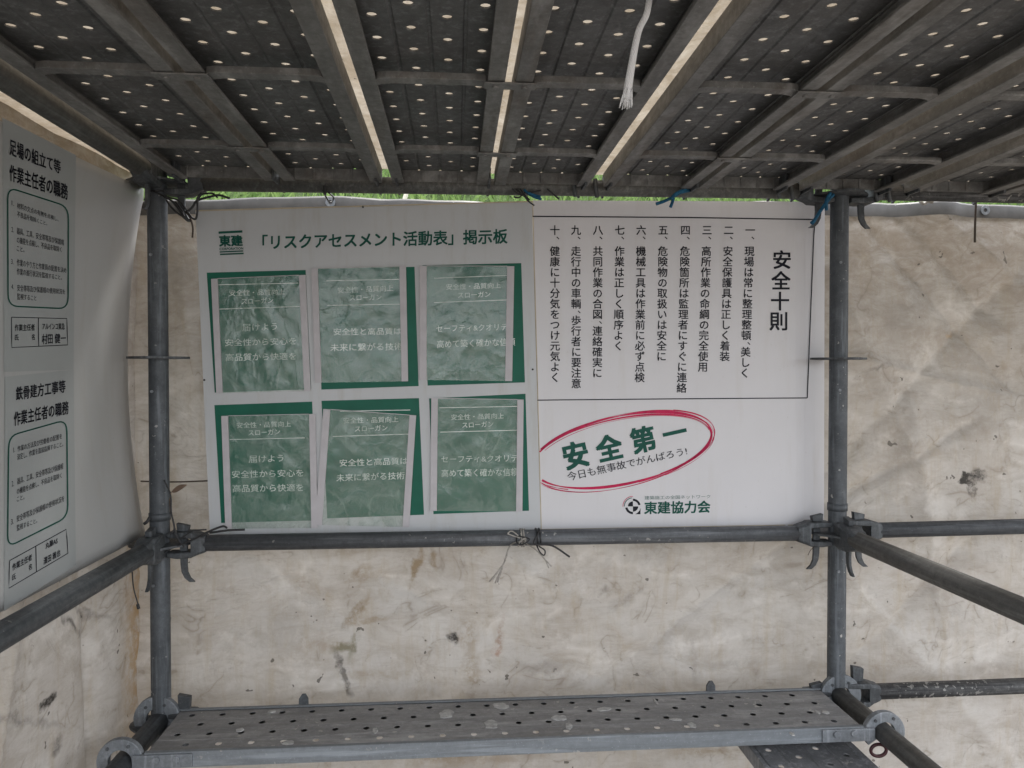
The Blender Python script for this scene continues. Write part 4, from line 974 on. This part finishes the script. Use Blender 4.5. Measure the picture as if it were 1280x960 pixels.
for e in ((689, 708), (686, 710)): m.tube(smooth_path([A_(652, 676), A_(668, 686), A_(680, 698, 1.99), A_(*e, 2.0)]), .0016, 5)
m.tube(smooth_path([A_(655, 683), A_(657, 673, 1.96), A_(650, 677, 1.955), A_(648, 683)]), .002, 5)
tag(m.build('twine_tie', M['twine']), 'frayed grey twine knotted on the pipe where the boards meet', 'twine')
m = MB(); c = at(672, 676, YP); m.tube(coil((c.x, YP, LV[2]), 0, .0245, 1.6, .008), .0022, 6)
m.tube(smooth_path([A_(674, 664), A_(671, 670, 1.962), A_(668, 680, 1.958), A_(690, 682, 1.96), A_(712, 696)]), .0026, 6)
m.tube(smooth_path([A_(646, 672), A_(646, 678, 1.955), A_(652, 681, 1.952), A_(662, 674, 1.955), A_(648, 670)]), .002, 5)
m.tube(smooth_path([A_(670, 680, 1.96), A_(675, 690), A_(680, 694), A_(681, 688), A_(674, 683, 1.96)]), .002, 5)
tag(m.build('wire_tie', M['black_wire']), 'black coated wire twisted beside the grey twine', 'wire tie', 'black wire ties on the pipes')
# upper left tangle
m = MB()
m.tube(coil((XL, YP, .462), 2, .0275, 1.6, .012), .003, 6)
for k, pts in enumerate([[(205, 246), (216, 252), (224, 262), (230, 270), (224, 268), (213, 258), (208, 250)], [(214, 250), (222, 260), (230, 271), (228, 264), (219, 252)],
    [(190, 238), (207, 246), (222, 250), (233, 262)], [(233, 263), (240, 272), (245, 273), (247, 262), (247, 248), (252, 241)],
    [(233, 266), (241, 258), (246, 251), (262, 246), (274, 244), (287, 248)], [(246, 252), (251, 244), (257, 242), (266, 242), (272, 247)], [(180, 249), (184, 249), (188, 244), (186, 238)]]):
    m.tube(smooth_path([A_(a, b, 1.955+.004*(k % 3)) for a, b in pts]), .0030 if k in (3, 4) else .0024, 6)
tag(m.build('wire_tie', M['black_wire']), 'tangle of black wire at the top of the left pole', 'wire tie', 'black wire ties on the pipes')
rope('dangling_cord', 'brown_wire', [A_(232, 264), A_(238, 273), A_(241, 285), A_(240.5, 297)], .0024, 'short brown cord end dangling left of the green field board', 'cord')
m = MB()
m.tube(smooth_path([A_(205, 600, 1.96), A_(213, 618, 1.962), A_(214, 640, 1.96), A_(218, 660, 1.958), A_(213, 668, 1.955)]), .0022, 6)
for k, pts in enumerate([[(200, 693), (215, 685), (240, 675), (262, 664), (278, 658), (284, 660)], [(262, 666), (284, 663), (306, 662)], [(214, 640), (217, 655), (222, 672), (230, 684)], [(217, 664), (224, 674), (240, 664), (258, 662)]]):
    m.tube(smooth_path([A_(a, b, 1.958) for a, b in pts]), .0028 if k < 2 else .002, 6)
m.tube(smooth_path([A_(180, 655, 1.95), A_(184, 652, 1.95), A_(187, 647, 1.955)]), .004, 6)
tag(m.build('wire_tie', M['black_wire']), 'black wire tie at the lower left corner of the green field board', 'wire tie', 'black wire ties on the pipes')
rope('long_wire', 'brown_wire', [at(176, 601.5, 2.07), at(215, 602.5, 2.07), at(262, 601, 2.07)], .0020, 'thin dark rod stretched behind the left pole', 'wire')
rope('hanging_wire', 'black_wire', [at(165, 712, 1.95), at(167, 735, 1.95), at(173, 757, 1.95)], .0018, 'thin black wire end hanging under the left grey pipe', 'wire', tails=[([at(172, 755, 1.95), at(173.5, 761, 1.95)], .004)])
lf = MB(); a_, b_2 = at(214, 615, 1.96), at(234, 606, 1.95); vs = []
for k in range(9):
    t = k/8; p = a_.lerp(b_2, t); h = .0095*math.sin(math.pi*t**.8)
    vs += [p+Vector((.2*h, 0, h)), p+Vector((0, -.004*math.sin(t*3), 0)), p-Vector((.2*h, 0, h*.8))]
lf.add(vs, [(3*k+q, 3*k+q+1, 3*k+q+4, 3*k+q+3) for k in range(8) for q in (0, 1)], True); lf.tube([at(213, 640, 1.965), at(212, 625, 1.965), a_], .0011, 5)
tag(lf.build('dry_leaf', M['leaf']), 'dry brown leaf caught on the wire beside the left pole', 'leaf')
rope('eyelet_tie', 'black_wire', [at(404, 238, 1.965), at(408, 247, 2.04), at(413, 253, 2.09), at(417, 247, 2.09), at(410, 240, 1.965)], .0022, 'black tie through the eyelet above the green field board', 'wire tie', n=6,
     tails=[([at(406, 232, 1.965), at(406, 243, 1.965)], .0045)])
def blue(label, paths, r=.0035):
    m = MB()
    for p in paths: m.tube(smooth_path([A_(*q) for q in p]), r, 8)
    return tag(m.build('blue_rope', M['blue_rope']), label, 'rope', 'blue rope ties under the roof pipe')
blue('blue rope knot above the seam between the two boards', [[(655, 237, 1.96), (662, 243, 1.96), (670, 247, 1.96), (677, 249, 1.96)], [(660, 241, 1.955), (668, 244, 1.955), (676, 246, 1.955)]])
m = MB()
for p in [[(640, 236), (646, 241), (655, 245), (660, 251), (668, 257)], [(645, 236), (652, 243), (648, 247), (642, 246)], [(676, 238), (665, 240), (655, 241)], [(684, 236), (692, 243), (699, 249)], [(650, 236), (656, 244), (662, 250)]]:
    m.tube(smooth_path([A_(a, b, 1.962) for a, b in p]), .0022, 6)
tag(m.build('wire_tie', M['black_wire']), 'black wires knotted with blue rope above the board seam', 'wire tie', 'black wire ties on the pipes')
blue('blue rope slung under the pipe over the middle of the ten rules sign', [[(862, 238, 1.965), (850, 241, 1.96), (840, 247, 1.958), (829, 252, 1.96), (820, 255, 1.962)], [(858, 236, 1.96), (845, 242, 1.955), (838, 249, 1.955)], [(842, 248, 1.96), (840, 254, 1.96), (838, 259, 1.96)]], .0042)
blue('blue rope end hanging at the upper right corner of the ten rules sign', [[(1042, 243, 1.95), (1036, 249, 1.95), (1026, 263, 1.95), (1015, 280, 1.95)], [(1038, 241, 1.945), (1033, 251, 1.945), (1033, 263, 1.95)], [(1018, 276, 1.95), (1014, 279, 1.95)]], .0048)
# dark latch tails under the roof pipe
for (px, py0, py1, lb) in ((1095, 236, 252, 'dark steel latch tail hanging under the roof pipe just right of the right pole'), (1111, 236, 252, 'dark steel latch tail hanging under the roof pipe, second from the right pole'), (990, 232, 250, 'brown steel latch tail under the roof pipe left of the right pole'),
        (973, 232, 248, 'small latch tail under the roof pipe above the words at the sign top right'), (718, 228, 246, 'latch tail hanging under the roof pipe right of the board seam'), (745, 224, 247, 'latch tail hanging below the bright roof gap')):
    m = MB(); m.tube(smooth_path([A_(px-1, py0, 1.968), A_(px, (py0+py1)/2, 1.964), A_(px+1.5, py1, 1.968)]), .0058, 8)
    tag(m.build('latch_tail', M['cast']), lb, 'latch', 'latch tails under the roof pipe')
rope('hanging_wire', 'brown_wire', [at(1220, 252, 2.05), at(1219, 275, 2.05), at(1218.5, 303, 2.05)], .0032, 'dark wire hanging down over the right part of the back sheet', 'wire')
rope('hem_tie', 'twine', [at(1150, 252, 2.04), at(1155, 255, 2.05), at(1160, 252, 2.05), at(1166, 253, 2.05)], .004, 'scrap of pale cord tied at the sheet hem right of the right pole', 'cord')
# dark straw-like wires at the right bracket
rope('hanging_wire', 'brown_wire', [at(1018, 683, 1.97), at(1013, 688, 1.97), at(1010, 694, 1.97)], .0009, 'hair thin wire hanging beside the right bracket', 'wire')

for o in list(S.objects):
    if '_w' in o: del o['_w']
